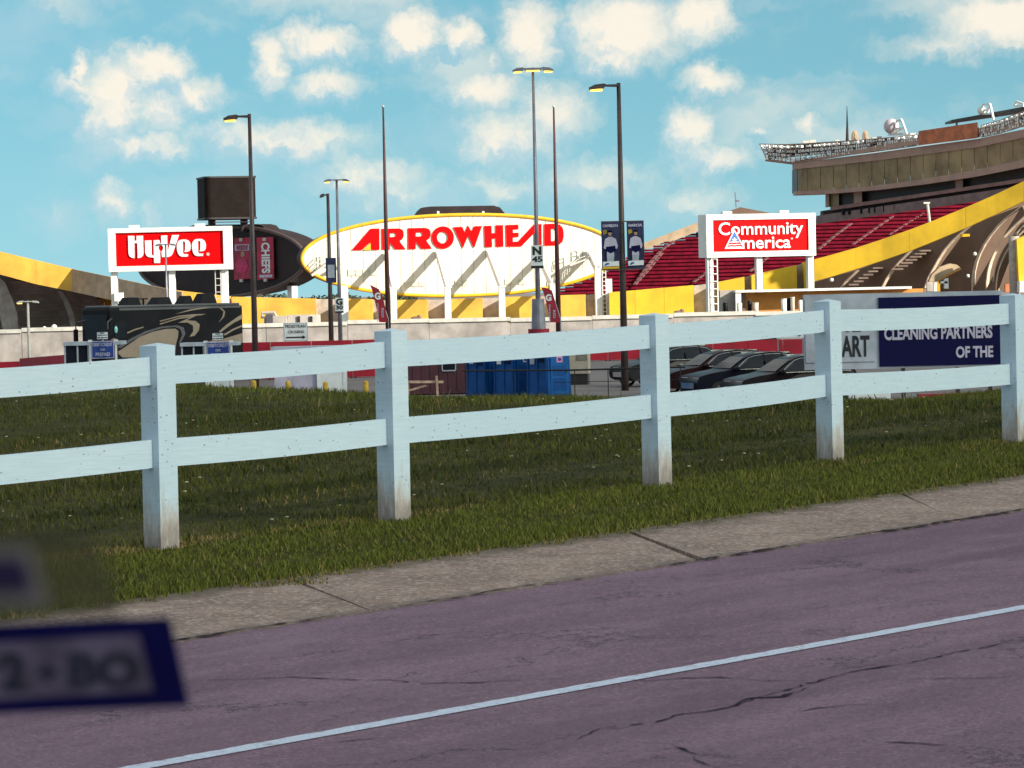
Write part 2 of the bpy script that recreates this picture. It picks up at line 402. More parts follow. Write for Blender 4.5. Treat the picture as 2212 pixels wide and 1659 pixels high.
def mat_fence():
    m, t, p = base('fence_paint')
    g = t.node('ShaderNodeNewGeometry').outputs['Position']
    sx = t.node('ShaderNodeSeparateXYZ'); t.l.new(g, sx.inputs[0])
    h = t.math('SUBTRACT', sx.outputs[2], t.math('MULTIPLY', sx.outputs[1], K))
    mp = t.node('ShaderNodeMapping'); mp.inputs['Rotation'].default_value = (0, 0, -math.atan2(UY, UX))
    t.l.new(g, mp.inputs['Vector'])
    gr = t.noise(t.vmath('MULTIPLY', mp.outputs[0], (5, 5, 60)), 1.0, 4.0, 0.6)
    c = t.mix(t.ramp(gr, 0.3, 0.7), (0.59, 0.69, 0.80), (0.66, 0.75, 0.85))
    oi = t.node('ShaderNodeObjectInfo').outputs['Random']
    c = t.mix(t.math('MULTIPLY', oi, 0.35), c, (0.52, 0.64, 0.77))
    big = t.noise(g, 2.3, 4.0, 0.6)
    c = t.mix(t.math('MULTIPLY', t.ramp(big, 0.45, 0.75), 0.25), c, (0.50, 0.62, 0.72))
    vo = t.node('ShaderNodeTexVoronoi'); vo.inputs['Scale'].default_value = 19.0
    t.l.new(t.vmath('MULTIPLY', mp.outputs[0], (1, 1, 1.6)), vo.inputs['Vector'])
    sp = t.math('MULTIPLY', t.ramp(vo.outputs['Distance'], 0.20, 0.08), t.ramp(t.noise(g, 6.0, 3.0), 0.50, 0.58))
    c = t.mix(t.math('MULTIPLY', sp, 0.8), c, (0.10, 0.12, 0.15))
    sc_ = t.noise(t.vmath('MULTIPLY', mp.outputs[0], (9, 9, 55)), 1.0, 5.0, 0.8)
    c = t.mix(t.math('MULTIPLY', t.math('MULTIPLY', t.ramp(sc_, 0.60, 0.70), t.ramp(t.noise(g, 3.3, 3.0), 0.45, 0.62)), 0.55), c, (0.24, 0.30, 0.36))
    d = t.math('ADD', h, t.math('MULTIPLY', t.math('SUBTRACT', t.noise(t.vmath('MULTIPLY', g, (16, 16, 4)), 1.0, 6.0, 0.75), 0.5), 0.75))
    c = t.mix(t.math('MULTIPLY', t.ramp(d, 0.40, 0.10), 0.8), c, (0.50, 0.37, 0.30))
    c = t.mix(t.math('MULTIPLY', t.ramp(d, 0.20, -0.02), 0.55), c, (0.16, 0.12, 0.11))
    t.put(p.inputs['Base Color'], c); p.inputs['Roughness'].default_value = 0.6
    p.inputs['Specular IOR Level'].default_value = 0.3
    b = t.node('ShaderNodeBump'); b.inputs['Strength'].default_value = 0.25; b.inputs['Distance'].default_value = 0.006
    t.put(b.inputs['Height'], gr); t.l.new(b.outputs[0], p.inputs['Normal'])
    return m
def mat_line():
    m, t, p = base('line_paint')
    g = t.node('ShaderNodeNewGeometry').outputs['Position']
    n = t.noise(g, 60.0, 4.0, 0.75)
    c = t.mix(t.ramp(n, 0.35, 0.65), (0.46, 0.50, 0.68), (0.66, 0.70, 0.80))
    c = t.mix(t.math('MULTIPLY', t.ramp(t.noise(g, 14.0, 5.0, 0.78), 0.54, 0.66), 0.75), c, (0.30, 0.25, 0.31))
    t.put(p.inputs['Base Color'], c); p.inputs['Roughness'].default_value = 0.7
    return m
def mat_leaf():
    m, t, p = base('leaf')
    g = t.node('ShaderNodeNewGeometry').outputs['Position']
    c = t.mix(t.ramp(t.noise(g, 0.6, 4.0), 0.35, 0.65), (0.022, 0.030, 0.016), (0.060, 0.068, 0.030))
    t.put(p.inputs['Base Color'], c); p.inputs['Roughness'].default_value = 0.8
    return m
M_soil, M_lot, M_blade, M_asph, M_should, M_fence, M_line, M_leaf = (mat_grass_ground(), mat_lot(), mat_blade(), mat_asphalt(), mat_shoulder(), mat_fence(), mat_line(), mat_leaf())

# ------------------------------------------------------------------ mesh helpers
class MB:
    def __init__(s): s.v = []; s.f = []
    def add(s, vs, fs, M=None):
        o = len(s.v)
        s.v += [tuple(M @ Vector(q)) if M else tuple(q) for q in vs]
        s.f += [tuple(i + o for i in q) for q in fs]
        return s
    def box(s, x0, x1, y0, y1, z0, z1, M=None):
        return s.add([(x0,y0,z0),(x1,y0,z0),(x1,y1,z0),(x0,y1,z0),(x0,y0,z1),(x1,y0,z1),(x1,y1,z1),(x0,y1,z1)],
                     [(0,3,2,1),(4,5,6,7),(0,1,5,4),(1,2,6,5),(2,3,7,6),(3,0,4,7)], M)
    def hexa(s, b, t):
        return s.add(list(b) + list(t), [(0,3,2,1),(4,5,6,7),(0,1,5,4),(1,2,6,5),(2,3,7,6),(3,0,4,7)])
    def bar(s, p, q, wd, ht, side=None):
        p, q = Vector(p), Vector(q); d = (q - p).normalized()
        sd = Vector(side) if side else d.cross(Vector((0, 0, 1)))
        if sd.length < 1e-4: sd = Vector((1, 0, 0))
        sd = (sd - d * sd.dot(d)).normalized(); n = sd.cross(d).normalized()
        a, b = sd * wd / 2, n * ht / 2
        return s.hexa([p-a-b, p+a-b, p+a+b, p-a+b], [q-a-b, q+a-b, q+a+b, q-a+b])
    def tube(s, pts, rad, n=10, closed=False):
        pts = [Vector(q) for q in pts]
        if not hasattr(rad, '__len__'): rad = [rad] * len(pts)
        o = len(s.v); m = len(pts); prev = None
        for i, q in enumerate(pts):
            if closed: d = pts[(i+1) % m] - pts[i-1]
            else: d = pts[min(i+1, m-1)] - pts[max(i-1, 0)]
            d.normalize()
            if prev is None:
                sd = d.cross(Vector((0, 0, 1)))
                if sd.length < 1e-3: sd = Vector((1, 0, 0))
            else: sd = prev - d * prev.dot(d)
            sd.normalize(); prev = sd; u = sd.cross(d)
            for k in range(n):
                t = 2 * math.pi * k / n
                s.v.append(tuple(q + sd * (rad[i] * math.cos(t)) + u * (rad[i] * math.sin(t))))
        for i in range(m if closed else m - 1):
            for k in range(n):
                a = o + i * n + k; b = o + i * n + (k+1) % n; j = (i+1) % m
                s.f.append((a, b, o + j*n + (k+1) % n, o + j*n + k))
        if not closed:
            s.f.append(tuple(o + k for k in range(n))[::-1]); s.f.append(tuple(o + (m-1)*n + k for k in range(n)))
        return s
    def prism(s, poly, y0, y1, M=None):           # polygon in (x, z), pushed from y0 to y1
        n = len(poly)
        ar = sum(poly[i][0]*poly[(i+1) % n][1] - poly[(i+1) % n][0]*poly[i][1] for i in range(n))
        if ar < 0: poly = poly[::-1]
        vs = [(a, y0, b) for a, b in poly] + [(a, y1, b) for a, b in poly]
        fs = [tuple(range(n)), tuple(range(2*n-1, n-1, -1))] + [(i, i+n, (i+1) % n + n, (i+1) % n) for i in range(n)]
        return s.add(vs, fs, M)
    def ball(s, c, r, n=10, m=6, sc=(1,1,1)):
        c = Vector(c); vs = [(c.x, c.y, c.z - r*sc[2])]
        for j in range(1, m):
            ph = -math.pi/2 + math.pi*j/m
            for k in range(n):
                t = 2*math.pi*k/n
                vs.append((c.x + r*sc[0]*math.cos(ph)*math.cos(t), c.y + r*sc[1]*math.cos(ph)*math.sin(t), c.z + r*sc[2]*math.sin(ph)))
        vs.append((c.x, c.y, c.z + r*sc[2])); L = len(vs) - 1
        fs = [(0, 1+(k+1) % n, 1+k) for k in range(n)]
        for j in range(m-2):
            for k in range(n):
                a = 1+j*n+k; b = 1+j*n+(k+1) % n
                fs.append((a, b, b+n, a+n))
        fs += [(L, 1+(m-2)*n+k, 1+(m-2)*n+(k+1) % n) for k in range(n)]
        return s.add(vs, fs)
    def mesh(s, name, smooth=False, bevel=0.0):
        me = bpy.data.meshes.new(name); me.from_pydata(s.v, [], s.f); me.update()
        if bevel:
            b = bmesh.new(); b.from_mesh(me)
            bmesh.ops.bevel(b, geom=list(b.edges), offset=bevel, segments=2, affect='EDGES', profile=0.6, clamp_overlap=True)
            b.to_mesh(me); b.free()
        if smooth:
            for q in me.polygons: q.use_smooth = True
        return me
    def build(s, name, m, parent=None, smooth=False, bevel=0.0):
        me = s.mesh(name, smooth, bevel); me.materials.append(m)
        return link(name, me, parent)

def link(name, me, parent=None):
    o = bpy.data.objects.new(name, me); COL.objects.link(o)
    if parent: o.parent = parent
    return o
def tag(o, label=None, cat=None, group=None, kind=None):
    if label: o['label'] = label
    if cat: o['category'] = cat
    if group: o['group'] = group
    if kind: o['kind'] = kind
    return o
def thing(name, label, cat, loc=(0,0,0), rz=0.0, group=None):
    o = bpy.data.objects.new(name, None); COL.objects.link(o)
    o.empty_display_size = 0.3
    o.location = loc; o.rotation_euler = (0, 0, rz)
    return tag(o, label, cat, group)
def copy_tree(o, parent=None, label=None):
    c = o.copy(); COL.objects.link(c); c.parent = parent
    if label: c['label'] = label
    for ch in [q for q in bpy.data.objects if q.parent == o]: copy_tree(ch, c)
    return c
class Fr:
    """a local frame: x to the right along a face, y into it, z up"""
    def __init__(s, loc, rz):
        s.loc = Vector(loc); s.rz = rz
        s.M = Matrix.Translation(s.loc) @ Matrix.Rotation(rz, 4, 'Z'); s.I = s.M.inverted()
    def pix(s, px, py, y=0.0):
        o = s.I @ CAM; d = s.I.to_3x3() @ ray(px, py)
        t = (y - o.y) / d.y
        return o + d * t
    def xz(s, px, py, y=0.0):
        p = s.pix(px, py, y); return (p.x, p.z)
    def thing(s, name, label, cat, group=None): return thing(name, label, cat, s.loc, s.rz, group)

def flat(name, loops, y, depth, m, parent):
    """filled outline (with holes) in the x-z plane, front at y, thickness depth"""
    cu = bpy.data.curves.new(name, 'CURVE'); cu.dimensions = '2D'; cu.fill_mode = 'BOTH'; cu.extrude = depth / 2
    for lp in loops:
        sp = cu.splines.new('POLY'); sp.points.add(len(lp) - 1)
        for i, (a, b) in enumerate(lp): sp.points[i].co = (a, b, 0, 1)
        sp.use_cyclic_u = True
    ob = bpy.data.objects.new('tmp', cu)
    me = bpy.data.meshes.new_from_object(ob)
    me.transform(Matrix(((1,0,0,0),(0,0,-1,y + depth/2),(0,1,0,0),(0,0,0,1))))
    bpy.data.objects.remove(ob); bpy.data.curves.remove(cu)
    me.materials.clear(); me.materials.append(m); me.name = name
    return link(name, me, parent)
def text(name, s, x0, x1, z0, z1, y, m, parent, bold=0.03, rot=0, mirror=False, depth=0.02, keep=False):
    cu = bpy.data.curves.new(name, 'FONT'); cu.body = s; cu.size = 1; cu.offset = bold; cu.extrude = 0.01; cu.resolution_u = 3
    ob = bpy.data.objects.new('tmp', cu)
    me = bpy.data.meshes.new_from_object(ob)
    bpy.data.objects.remove(ob); bpy.data.curves.remove(cu)
    if rot: me.transform(Matrix.Rotation(rot, 4, 'Z'))
    co = np.array([q.co[:] for q in me.vertices])
    lo, hi = co.min(0), co.max(0)
    sx, sz = (x1-x0)/(hi[0]-lo[0]), (z1-z0)/(hi[1]-lo[1])
    if mirror: sx = -sx
    ox = x0 - lo[0]*sx if not mirror else x0 - hi[0]*sx
    me.transform(Matrix(((sx,0,0,ox),(0,0,-depth/0.02,y),(0,sz,0,z0-lo[1]*sz),(0,0,0,1))))
    me.materials.clear(); me.materials.append(m); me.name = name
    return link(name, me, parent)
def circ(cx, cz, rx, rz, n=24):
    return [(cx + rx*math.cos(2*math.pi*i/n), cz + rz*math.sin(2*math.pi*i/n)) for i in range(n)]

# ================================================================== the setting
def structure(o): o['kind'] = 'structure'; return o
def grid_mesh(name, xs, ys, fz):
    X, Y = np.meshgrid(xs, ys); Z = fz(X, Y)
    nx, ny = len(xs), len(ys)
    vs = np.stack([X, Y, Z], -1).reshape(-1, 3)
    i = np.arange(ny - 1)[:, None] * nx + np.arange(nx - 1)[None, :]
    fs = np.stack([i, i + 1, i + nx + 1, i + nx], -1).reshape(-1, 4)
    me = bpy.data.meshes.new(name); me.from_pydata(vs.tolist(), [], fs.tolist()); me.update()
    for q in me.polygons: q.use_smooth = True
    return me
xs = np.array([-4000, -1500, -600, -300, -160, -90, -50, -30] + list(np.arange(-20, 20.1, 0.5)) + [25, 30, 40, 50, 70, 90, 160, 300, 600, 1500, 4000.])
ys = np.array([-3000, -800, -200, -60, -25] + list(np.arange(-12, 80.1, 0.5)) + [85, 95, 110, 150, 220, 400, 800, 1600, 3000, 6000.])
me = grid_mesh('ground', xs, ys, height)
me.materials.append(M_soil); me.materials.append(M_lot)
for q in me.polygons:
    c = q.center
    if c.y > 78 - 0.4 * max(min(c.x, 8), -9): q.material_index = 1
structure(link('ground', me))

# road: a sheet laid on the same slope, edge at s = -3.15
def strip(name, a0, a1, s0, s1, dz, m, na=60, ns=6, jit=None):
    aa = np.linspace(a0, a1, na); ss = np.linspace(s0, s1, ns); vs = []; fs = []
    for i, a in enumerate(aa):
        for j, s in enumerate(ss):
            q = FP(a, s + (jit(a) if jit and j == ns - 1 else 0), dz); vs.append(tuple(q))
    for i in range(na - 1):
        for j in range(ns - 1):
            k = i * ns + j; fs.append((k, k + 1, k + ns + 1, k + ns)[::-1])
    me = bpy.data.meshes.new(name); me.from_pydata(vs, [], fs); me.update(); me.materials.append(m)
    return me
road = structure(link('road', strip('road', -60, 40, -24, -3.15, -0.030, M_asph, 900, 8, lambda a: 0.03 * math.sin(a * 5.1) + 0.02 * math.sin(a * 13.7 + 1) + 0.012 * math.sin(a * 31))))
me = strip('lane_line', -30, 30, -5.75, -5.65, -0.026, M_line, 1200, 2, lambda a: 0.004 * math.sin(a * 23) + 0.003 * math.sin(a * 61))
for i, q in enumerate(me.vertices):                      # the line closes slowly on the fence
    a_ = -30 + 60 * (i // 2) / 1199; p = FP(a_, -0.039 * (a_ + 5.57)) - FP(a_, 0)
    q.co.x += p.x; q.co.y += p.y; q.co.z += p.z
ln = link('lane_line', me, road)
def crack(pts, wd, org, sc=0.4973):
    q = [ground_px((org[0] + u * sc) / 1.1302, (org[1] + v_ * sc) / 1.1302, -0.026) for u, v_ in pts]
    # resample with a ragged width
    out = []
    for i in range(len(q) - 1):
        n = max(2, int((q[i + 1] - q[i]).length / 0.05))
        for k in range(n): out.append(q[i].lerp(q[i + 1], k / n))
    out.append(q[-1]); vs = []; fs = []; n = len(out); drift = 0.0
    for i, c in enumerate(out):
        d = (out[min(i + 1, n - 1)] - out[max(i - 1, 0)]).normalized(); sd = Vector((-d.y, d.x, 0))
        e = min(1, i / 6, (n - 1 - i) / 6) * RND.uniform(0.05, 1.25) * wd * 0.30 + 0.0006
        drift = drift * .85 + RND.gauss(0, 0.010); o = sd * drift
        for p in (c + o + sd * e, c + o - sd * e):
            vs.append((p.x, p.y, K * p.y - 0.0258))
    for i in range(n - 1):
        if RND.random() > 0.06: fs.append((2*i, 2*i+1, 2*i+3, 2*i+2))
    me = bpy.data.meshes.new('crack'); me.from_pydata(vs, [], fs); me.update(); me.materials.append(M_crack)
    link('crack', me, road)
A3, A4 = (300, 1100), (1400, 1100)
for pts, wd, org in [
    ([(320,1130),(560,1125),(700,1117),(820,1112),(950,1120),(1100,1128),(1300,1125),(1460,1142),(1700,1138),(2000,1125),(2212,1110)], .028, A3),
    ([(840,1098),(1000,1090),(1140,1098)], .07, A3), ([(1340,1118),(1420,1085),(1500,1100)], .03, A3), ([(1330,1118),(1460,1140)], .05, A3),
    ([(1400,1330),(1560,1328),(1780,1332),(1850,1345),(1930,1352)], .022, A3), ([(520,1212),(610,1210)], .04, A3), ([(900,1450),(1050,1430),(1290,1408)], .04, A3),
    ([(160,1122),(380,1125),(560,1118),(720,1114),(840,1120),(960,1132),(1190,1130)], .03, A4),
    ([(0,1420),(150,1360),(400,1330),(500,1300),(700,1265),(850,1225),(1000,1180),(1120,1140),(1200,1115),(1400,1075),(1650,1040),(1900,990),(2212,930)], .03, A4),
    ([(750,1255),(880,1215),(1020,1205),(1150,1160)], .06, A4), ([(800,1225),(900,1210),(1010,1190)], .05, A4),
    ([(1480,1122),(1800,1122),(2212,1108)], .025, A4), ([(1080,1282),(1200,1265),(1350,1250),(1520,1242)], .08, A4), ([(930,1290),(1020,1285)], .04, A4),
    ([(340,1432),(480,1440),(600,1470),(720,1488),(870,1508)], .04, A4), ([(580,1500),(600,1525),(670,1545),(760,1558)], .035, A4),
    ([(100,1365),(200,1362),(330,1350)], .04, A4), ([(100,1415),(280,1430)], .04, A4),
    ([(1320,1425),(1600,1432),(1830,1450),(1980,1458)], .04, A4), ([(1140,778),(1220,768),(1265,755)], .05, A4), ([(1740,668),(1870,662)], .04, A4), ([(800,815),(835,812)], .05, A4), ([(1840,530),(2000,525)], .04, A4), ([(860,490),(940,482)], .03, A4), ([(660,515),(740,500)], .04, A4)]:
    crack(pts, wd, org)

def seam(a0, a1, wd):
    n = int((a1 - a0)/.06); vs = []; fs = []; dr = 0.0
    for i in range(n):
        a = a0 + (a1-a0)*i/n; dr = dr*.9 + RND.gauss(0, .008); e = wd*RND.uniform(.1, 1.2)*min(1, i/8, (n-1-i)/8)
        for q in (-3.175 + dr + e, -3.175 + dr - e*.8): p = FP(a, q, -.018); vs.append(tuple(p))
    fs = [(2*i, 2*i+1, 2*i+3, 2*i+2) for i in range(n-1) if RND.random() > .05]
    me = bpy.data.meshes.new('edge_crack'); me.from_pydata(vs, [], fs); me.update(); me.materials.append(M_crack); link('edge_crack', me, road)
for a0, a1, wd in [(-8,-4.2,.012),(-4,-1.6,.02),(-1.5,.6,.012),(.7,2.4,.025),(2.5,6.5,.03),(6.6,12,.02)]: seam(a0, a1, wd)
# concrete shoulder, slab by slab
sh = structure(link('concrete_shoulder', strip('concrete_shoulder', -60, 40, -3.25, -1.8, -0.075, M_crack, 60, 3)))
ja = [(-0.79, -1.49), (2.20, 1.28), (5.21, 3.96)]
js = [(-60, -60)] + [(-0.79 - 2.98 * k, -1.49 - 2.85 * k) for k in (5, 4, 3, 2, 1)] + ja + [(5.21 + 2.98 * k, 3.96 + 2.85 * k) for k in range(1, 7)] + [(40, 40)]
for (t0, b0), (t1, b1) in zip(js[:-1], js[1:]):
    m = MB(); n = 24; g_ = 0.020
    top = []; 
    for i in range(n + 1):
        f = i / n
        top.append((FP(b0 + g_ + (b1 - b0 - 2*g_) * f, -3.165 + 0.03 * math.sin(i * 1.7 + t0 * 2) * math.sin(i * .63 + t0), -0.024), FP(t0 + g_ + (t1 - t0 - 2*g_) * f, -1.86, 0.004)))
    for i in range(n):
        (p, q), (r_, s_) = top[i], top[i + 1]; dn = Vector((0, 0, 0.08))
        m.hexa([p - dn, r_ - dn, s_ - dn, q - dn], [p, r_, s_, q])
    m.build('slab', M_should, sh)

# ------------------------------------------------------------------ fence
POSTS = [-5.0, -2.45, 0.0, 2.02, 4.91, 7.31, 9.67, 12.1, 14.5]
fr_rz = math.atan2(UY, UX)
fence = thing('post_and_rail_fence', 'white two-rail post and rail fence running along the grass verge', 'fence', FP(0, 0, -0.1), fr_rz)
F0 = FP(0, 0, -0.1)
fi = (Matrix.Translation(F0) @ Matrix.Rotation(fr_rz, 4, 'Z')).inverted()
def fence_top(a):           # rails follow the slope
    return K * (FP(a, 0).y - F0.y) + 0.1
PS = [(0.0, -0.0), (0.01, 0.0), (0.0, 0.0), (0.0, -0.06), (0.01, 0.03), (0.0, 0.20), (0, 0.0), (0, 0), (0, 0)]
HT = [1.25, 1.25, 1.25, 1.255, 1.25, 1.27, 1.235, 1.25, 1.25]
for i, a in enumerate(POSTS):
    m = MB(); z0 = fence_top(a); h = 0.076; s = PS[i][1]; H = HT[i]
    ly, lean = s, RND.uniform(-0.008, 0.008)
    b = [(a-h, ly-h, z0-0.4), (a+h, ly-h, z0-0.4), (a+h, ly+h, z0-0.4), (a-h, ly+h, z0-0.4)]
    t = [(a-h+lean, ly-h, z0+H-.012), (a+h+lean, ly-h, z0+H-.012), (a+h+lean, ly+h, z0+H-.012), (a-h+lean, ly+h, z0+H-.012)]
    m.hexa(b, t)
    k = len(m.v); m.v.append((a+lean, ly, z0+H+.006)); m.f = [q for q in m.f if q != (4,5,6,7)] + [(4,5,8),(5,6,8),(6,7,8),(7,4,8)]
    m.build('post', M_fence, fence)
for i in range(len(POSTS) - 1):
    a0, a1 = POSTS[i] + 0.03, POSTS[i+1] - 0.03
    for (zt, zb) in ((1.172, 1.002), (0.668, 0.498)):
        m = MB(); n = 10
        for k in range(n):
            def sec(f):
                a = a0 + (a1 - a0) * f; y = PS[i][1] + (PS[i+1][1] - PS[i][1]) * f
                sag = -0.010 * math.sin(math.pi * f)
                z = fence_top(POSTS[i]) * (1-f) + fence_top(POSTS[i+1]) * f + sag + (HT[i] - 1.25) * (1-f) + (HT[i+1] - 1.25) * f
                return a, y, z
            A, B = sec(k/n), sec((k+1)/n)
            m.hexa([(A[0], A[1]-.022, A[2]+zb), (B[0], B[1]-.022, B[2]+zb), (B[0], B[1]+.022, B[2]+zb), (A[0], A[1]+.022, A[2]+zb)],
                   [(A[0], A[1]-.022, A[2]+zt), (B[0], B[1]-.022, B[2]+zt), (B[0], B[1]+.022, B[2]+zt), (A[0], A[1]+.022, A[2]+zt)])
        # drop the inner caps
        m.f = [q for j, q in enumerate(m.f) if not ((j % 6 == 3 and j // 6 < n-1) or (j % 6 == 5 and j // 6 > 0))]
        m.build('rail', M_fence, fence)

# ------------------------------------------------------------------ grass
rng = np.random.default_rng(11)
def in_view(x, y, mar):
    vx = x * RT.x + y * RT.y; vf = x * FWD.x + y * FWD.y
    return np.abs(vx / vf * FQ) < 1106 * mar
def blades(name, xy, hgt, wid, tint, dry, m, onslab=False):
    n = len(xy); x, y = xy[:, 0], xy[:, 1]
    z = (K * y - 0.004) if onslab else height(x, y) - 0.01
    az = rng.uniform(0, 2*np.pi, n); ln_ = rng.uniform(0.15, 0.75, n) * hgt; la = rng.uniform(0, 2*np.pi, n)
    wx, wy = np.cos(az) * wid / 2, np.sin(az) * wid / 2
    lx, ly = np.cos(la) * ln_, np.sin(la) * ln_
    b = np.stack([x, y, z], 1)
    V = np.empty((n, 5, 3))
    V[:, 0] = b + np.stack([-wx, -wy, 0*wx], 1); V[:, 1] = b + np.stack([wx, wy, 0*wx], 1)
    mid = b + np.stack([lx*.35, ly*.35, hgt*.6], 1)
    V[:, 2] = mid + np.stack([wx*.8, wy*.8, 0*wx], 1); V[:, 3] = mid + np.stack([-wx*.8, -wy*.8, 0*wx], 1)
    V[:, 4] = b + np.stack([lx, ly, hgt], 1)
    me = bpy.data.meshes.new(name)
    me.vertices.add(n*5); me.vertices.foreach_set('co', V.reshape(-1))
    o = (np.arange(n)*5)[:, None]
    loops = np.concatenate([o + np.array([0,1,2,3]), o + np.array([3,2,4])], 1).reshape(-1)
    me.loops.add(n*7); me.loops.foreach_set('vertex_index', loops.astype(np.int32))
    me.polygons.add(n*2)
    st = (np.arange(n)*7)[:, None] + np.array([0, 4]); me.polygons.foreach_set('loop_start', st.reshape(-1).astype(np.int32))
    try: me.polygons.foreach_set('loop_total', np.tile([4, 3], n).astype(np.int32))
    except Exception: pass
    me.update(calc_edges=True); me.validate()
    for nm, arr in (('tint', tint), ('dry', dry)):
        at_ = me.attributes.new(nm, 'FLOAT', 'POINT'); at_.data.foreach_set('value', np.repeat(arr, 5).astype(np.float32))
    me.materials.append(m)
    return link(name, me)
def scatter(n, a0, a1, s0, s1):
    a = rng.uniform(a0, a1, n); s = rng.uniform(s0, s1, n)
    x = P1.x + UX*a - UY*s; y = P1.y + UY*a + UX*s
    return a, s, np.stack([x, y], 1)
def lump(x, y, f): return 0.5 + 0.25*np.sin(x*f+1.3)*np.cos(y*f*0.8) + 0.25*np.sin(x*f*2.3 - y*f*1.7)
# mown strip in front of the fence
a, s, xy = scatter(215000, -14, 24, -2.35, 0.25)
edge = -1.96 + 0.02*np.sin(a*3.1) + 0.03*np.sin(a*7.7+1) + 0.035*np.sin(a*17) + 0.03*np.sin(a*41+2) - 0.16*np.clip(np.sin(a*1.3+.6)*np.sin(a*3.7+2) - .35, 0, 1) - 0.22*np.exp(-((a + .85)/.22)**2)
k = (s > edge) & in_view(xy[:,0], xy[:,1], 1.35); a, s, xy = a[k], s[k], xy[k]
h_ = rng.uniform(0.02, 0.055, len(a)) * (0.5 + 0.8*lump(xy[:,0], xy[:,1], 2.0)); h_ *= np.clip((s + 2.3)/0.5, 0.4, 1)
dry = (rng.random(len(a)) < 0.05 + 0.42*np.clip((-1.80 - s)/0.2, 0, 1)*(lump(xy[:,0], xy[:,1], 1.3) > 0.45) + 0.45*((s > -.12) & (lump(xy[:,0], xy[:,1], 1.9) > .52)) + 0.25*((np.abs(s) < 0.22) & (lump(xy[:,0], xy[:,1], 1.7) > 0.6))).astype(float)*rng.uniform(.4, 1, len(a))
g1 = blades('mown_grass', xy, h_, rng.uniform(.005, .010, len(a)), np.clip(rng.normal(.55, .25, len(a)), 0, 1), dry, M_blade, True)
tag(g1, 'short brighter green mown grass strip between fence and concrete shoulder', 'grass', kind='stuff')
# rougher grass behind
a, s, xy = scatter(600000, -16, 34, 0.12, 20)
keep = rng.random(len(a)) < np.clip(1.35 - s/16, 0.45, 1)
yc = 36.6 - 0.52*np.clip(xy[:,0], -9, 7)
k = keep & in_view(xy[:,0], xy[:,1], 1.3) & (xy[:,1] < yc + 5); a, s, xy = a[k], s[k], xy[k]
lm = lump(xy[:,0], xy[:,1], 1.1)
h_ = rng.uniform(0.024, 0.068, len(a)) * (0.45 + 1.0*lm)
yc = 36.6 - 0.52*np.clip(xy[:,0], -9, 7)
tint = np.clip(rng.normal(.12, .16, len(a)) + 0.25*(xy[:,1] > yc - 2), 0, 1)
dry = (rng.random(len(a)) < 0.025 + 0.12*(lump(xy[:,0], xy[:,1], 0.7) > 0.72)).astype(float)*rng.uniform(.3, .9, len(a))
g2 = blades('rough_grass', xy, h_, rng.uniform(.006, .013, len(a)), tint, dry, M_blade)
tag(g2, 'darker rough grass field behind the white fence up to the crest', 'grass', kind='stuff')
# pale clover heads and seed tufts among it
m = MB()
a, s, xy = scatter(1500, -14, 30, 0.4, 17)
yc = 36.6 - 0.52*np.clip(xy[:,0], -9, 7)
k = in_view(xy[:,0], xy[:,1], 1.2) & (xy[:,1] < yc) & (lump(xy[:,0], xy[:,1], 0.9) + 0.4*rng.random(len(a)) > 0.78); xy = xy[k]
zz = height(xy[:,0], xy[:,1])
for (x, y), z in zip(xy, zz):
    r_ = RND.uniform(.004, .010); m.ball((x, y, z + RND.uniform(.03, .07)), r_, 6, 4, (1.6, 1, .7))
tag(m.build('clover_heads', mat('clover', (0.50, 0.42, 0.28), 0.8, 0.3, 3.0)), 'tiny pale clover heads scattered through the rough grass', 'flowers', kind='stuff')
# taller weeds along the crest
a, s, xy = scatter(60000, -16, 34, 2, 20)
yc = 33.9 - 0.59*np.clip(xy[:,0], -9, 7) + 0.5*np.clip(-1 - xy[:,0], 0, 8)
k = in_view(xy[:,0], xy[:,1], 1.25) & (np.abs(xy[:,1] - yc) < 1.6) & (lump(xy[:,0], xy[:,1], 2.7) > 0.55); xy = xy[k]
g3 = blades('crest_weeds', xy, rng.uniform(.05, .17, len(xy)), rng.uniform(.006, .012, len(xy)), np.clip(rng.normal(.4, .25, len(xy)), 0, 1), (rng.random(len(xy)) < .15)*.8, M_blade)
tag(g3, 'taller weeds standing along the crest of the grass field', 'weeds', kind='stuff')

# ================================================================== stadium
def zq(ox, oy, sc):            # coordinates read off an enlarged view -> picture units
    return lambda u, v_: ((ox + u*sc)/1.1302, (oy + v_*sc)/1.1302)
Z6 = zq(820, 510, 1/3.253); Z5 = zq(1950, 240, .3134); Z4 = zq(1550, 440, .32555); Z7 = zq(0, 580, 1/5.183); Z3 = zq(1100, 440, .3254); Z2 = zq(650, 440, .3255)
ZH = zq(250, 540, .1492); ZC = zq(1700, 500, .14467); ZR = zq(150, 690, .21248)
def pxbars(fr, lines, y, wd, name, m, parent):
    b = MB()
    for ln_ in lines:
        q = [fr.pix(px, py, y) for px, py in ln_]
        for i in range(len(q)-1): b.bar(q[i], q[i+1], wd, wd)
    return b.build(name, m, parent)
def block(fr, x0, x1, yt, yb, y0, y1, name, m, parent, bevel=0, zb=None):
    """upright box seen between two picture columns at local depth y0"""
    a = fr.pix(x0, (yt+yb)/2, y0); c = fr.pix(x1, (yt+yb)/2, y0)
    zt = fr.pix((x0+x1)/2, yt, y0).z; z0 = fr.pix((x0+x1)/2, yb, y0).z if zb is None else zb
    return MB().box(a.x, c.x, y0, y1, z0, zt).build(name, m, parent, bevel=bevel)

FS = Fr((0, 424, LOT), 0.0)
stad = FS.thing('stadium', 'large stadium with yellow rim walls, red seats and press box behind the boards', 'stadium')
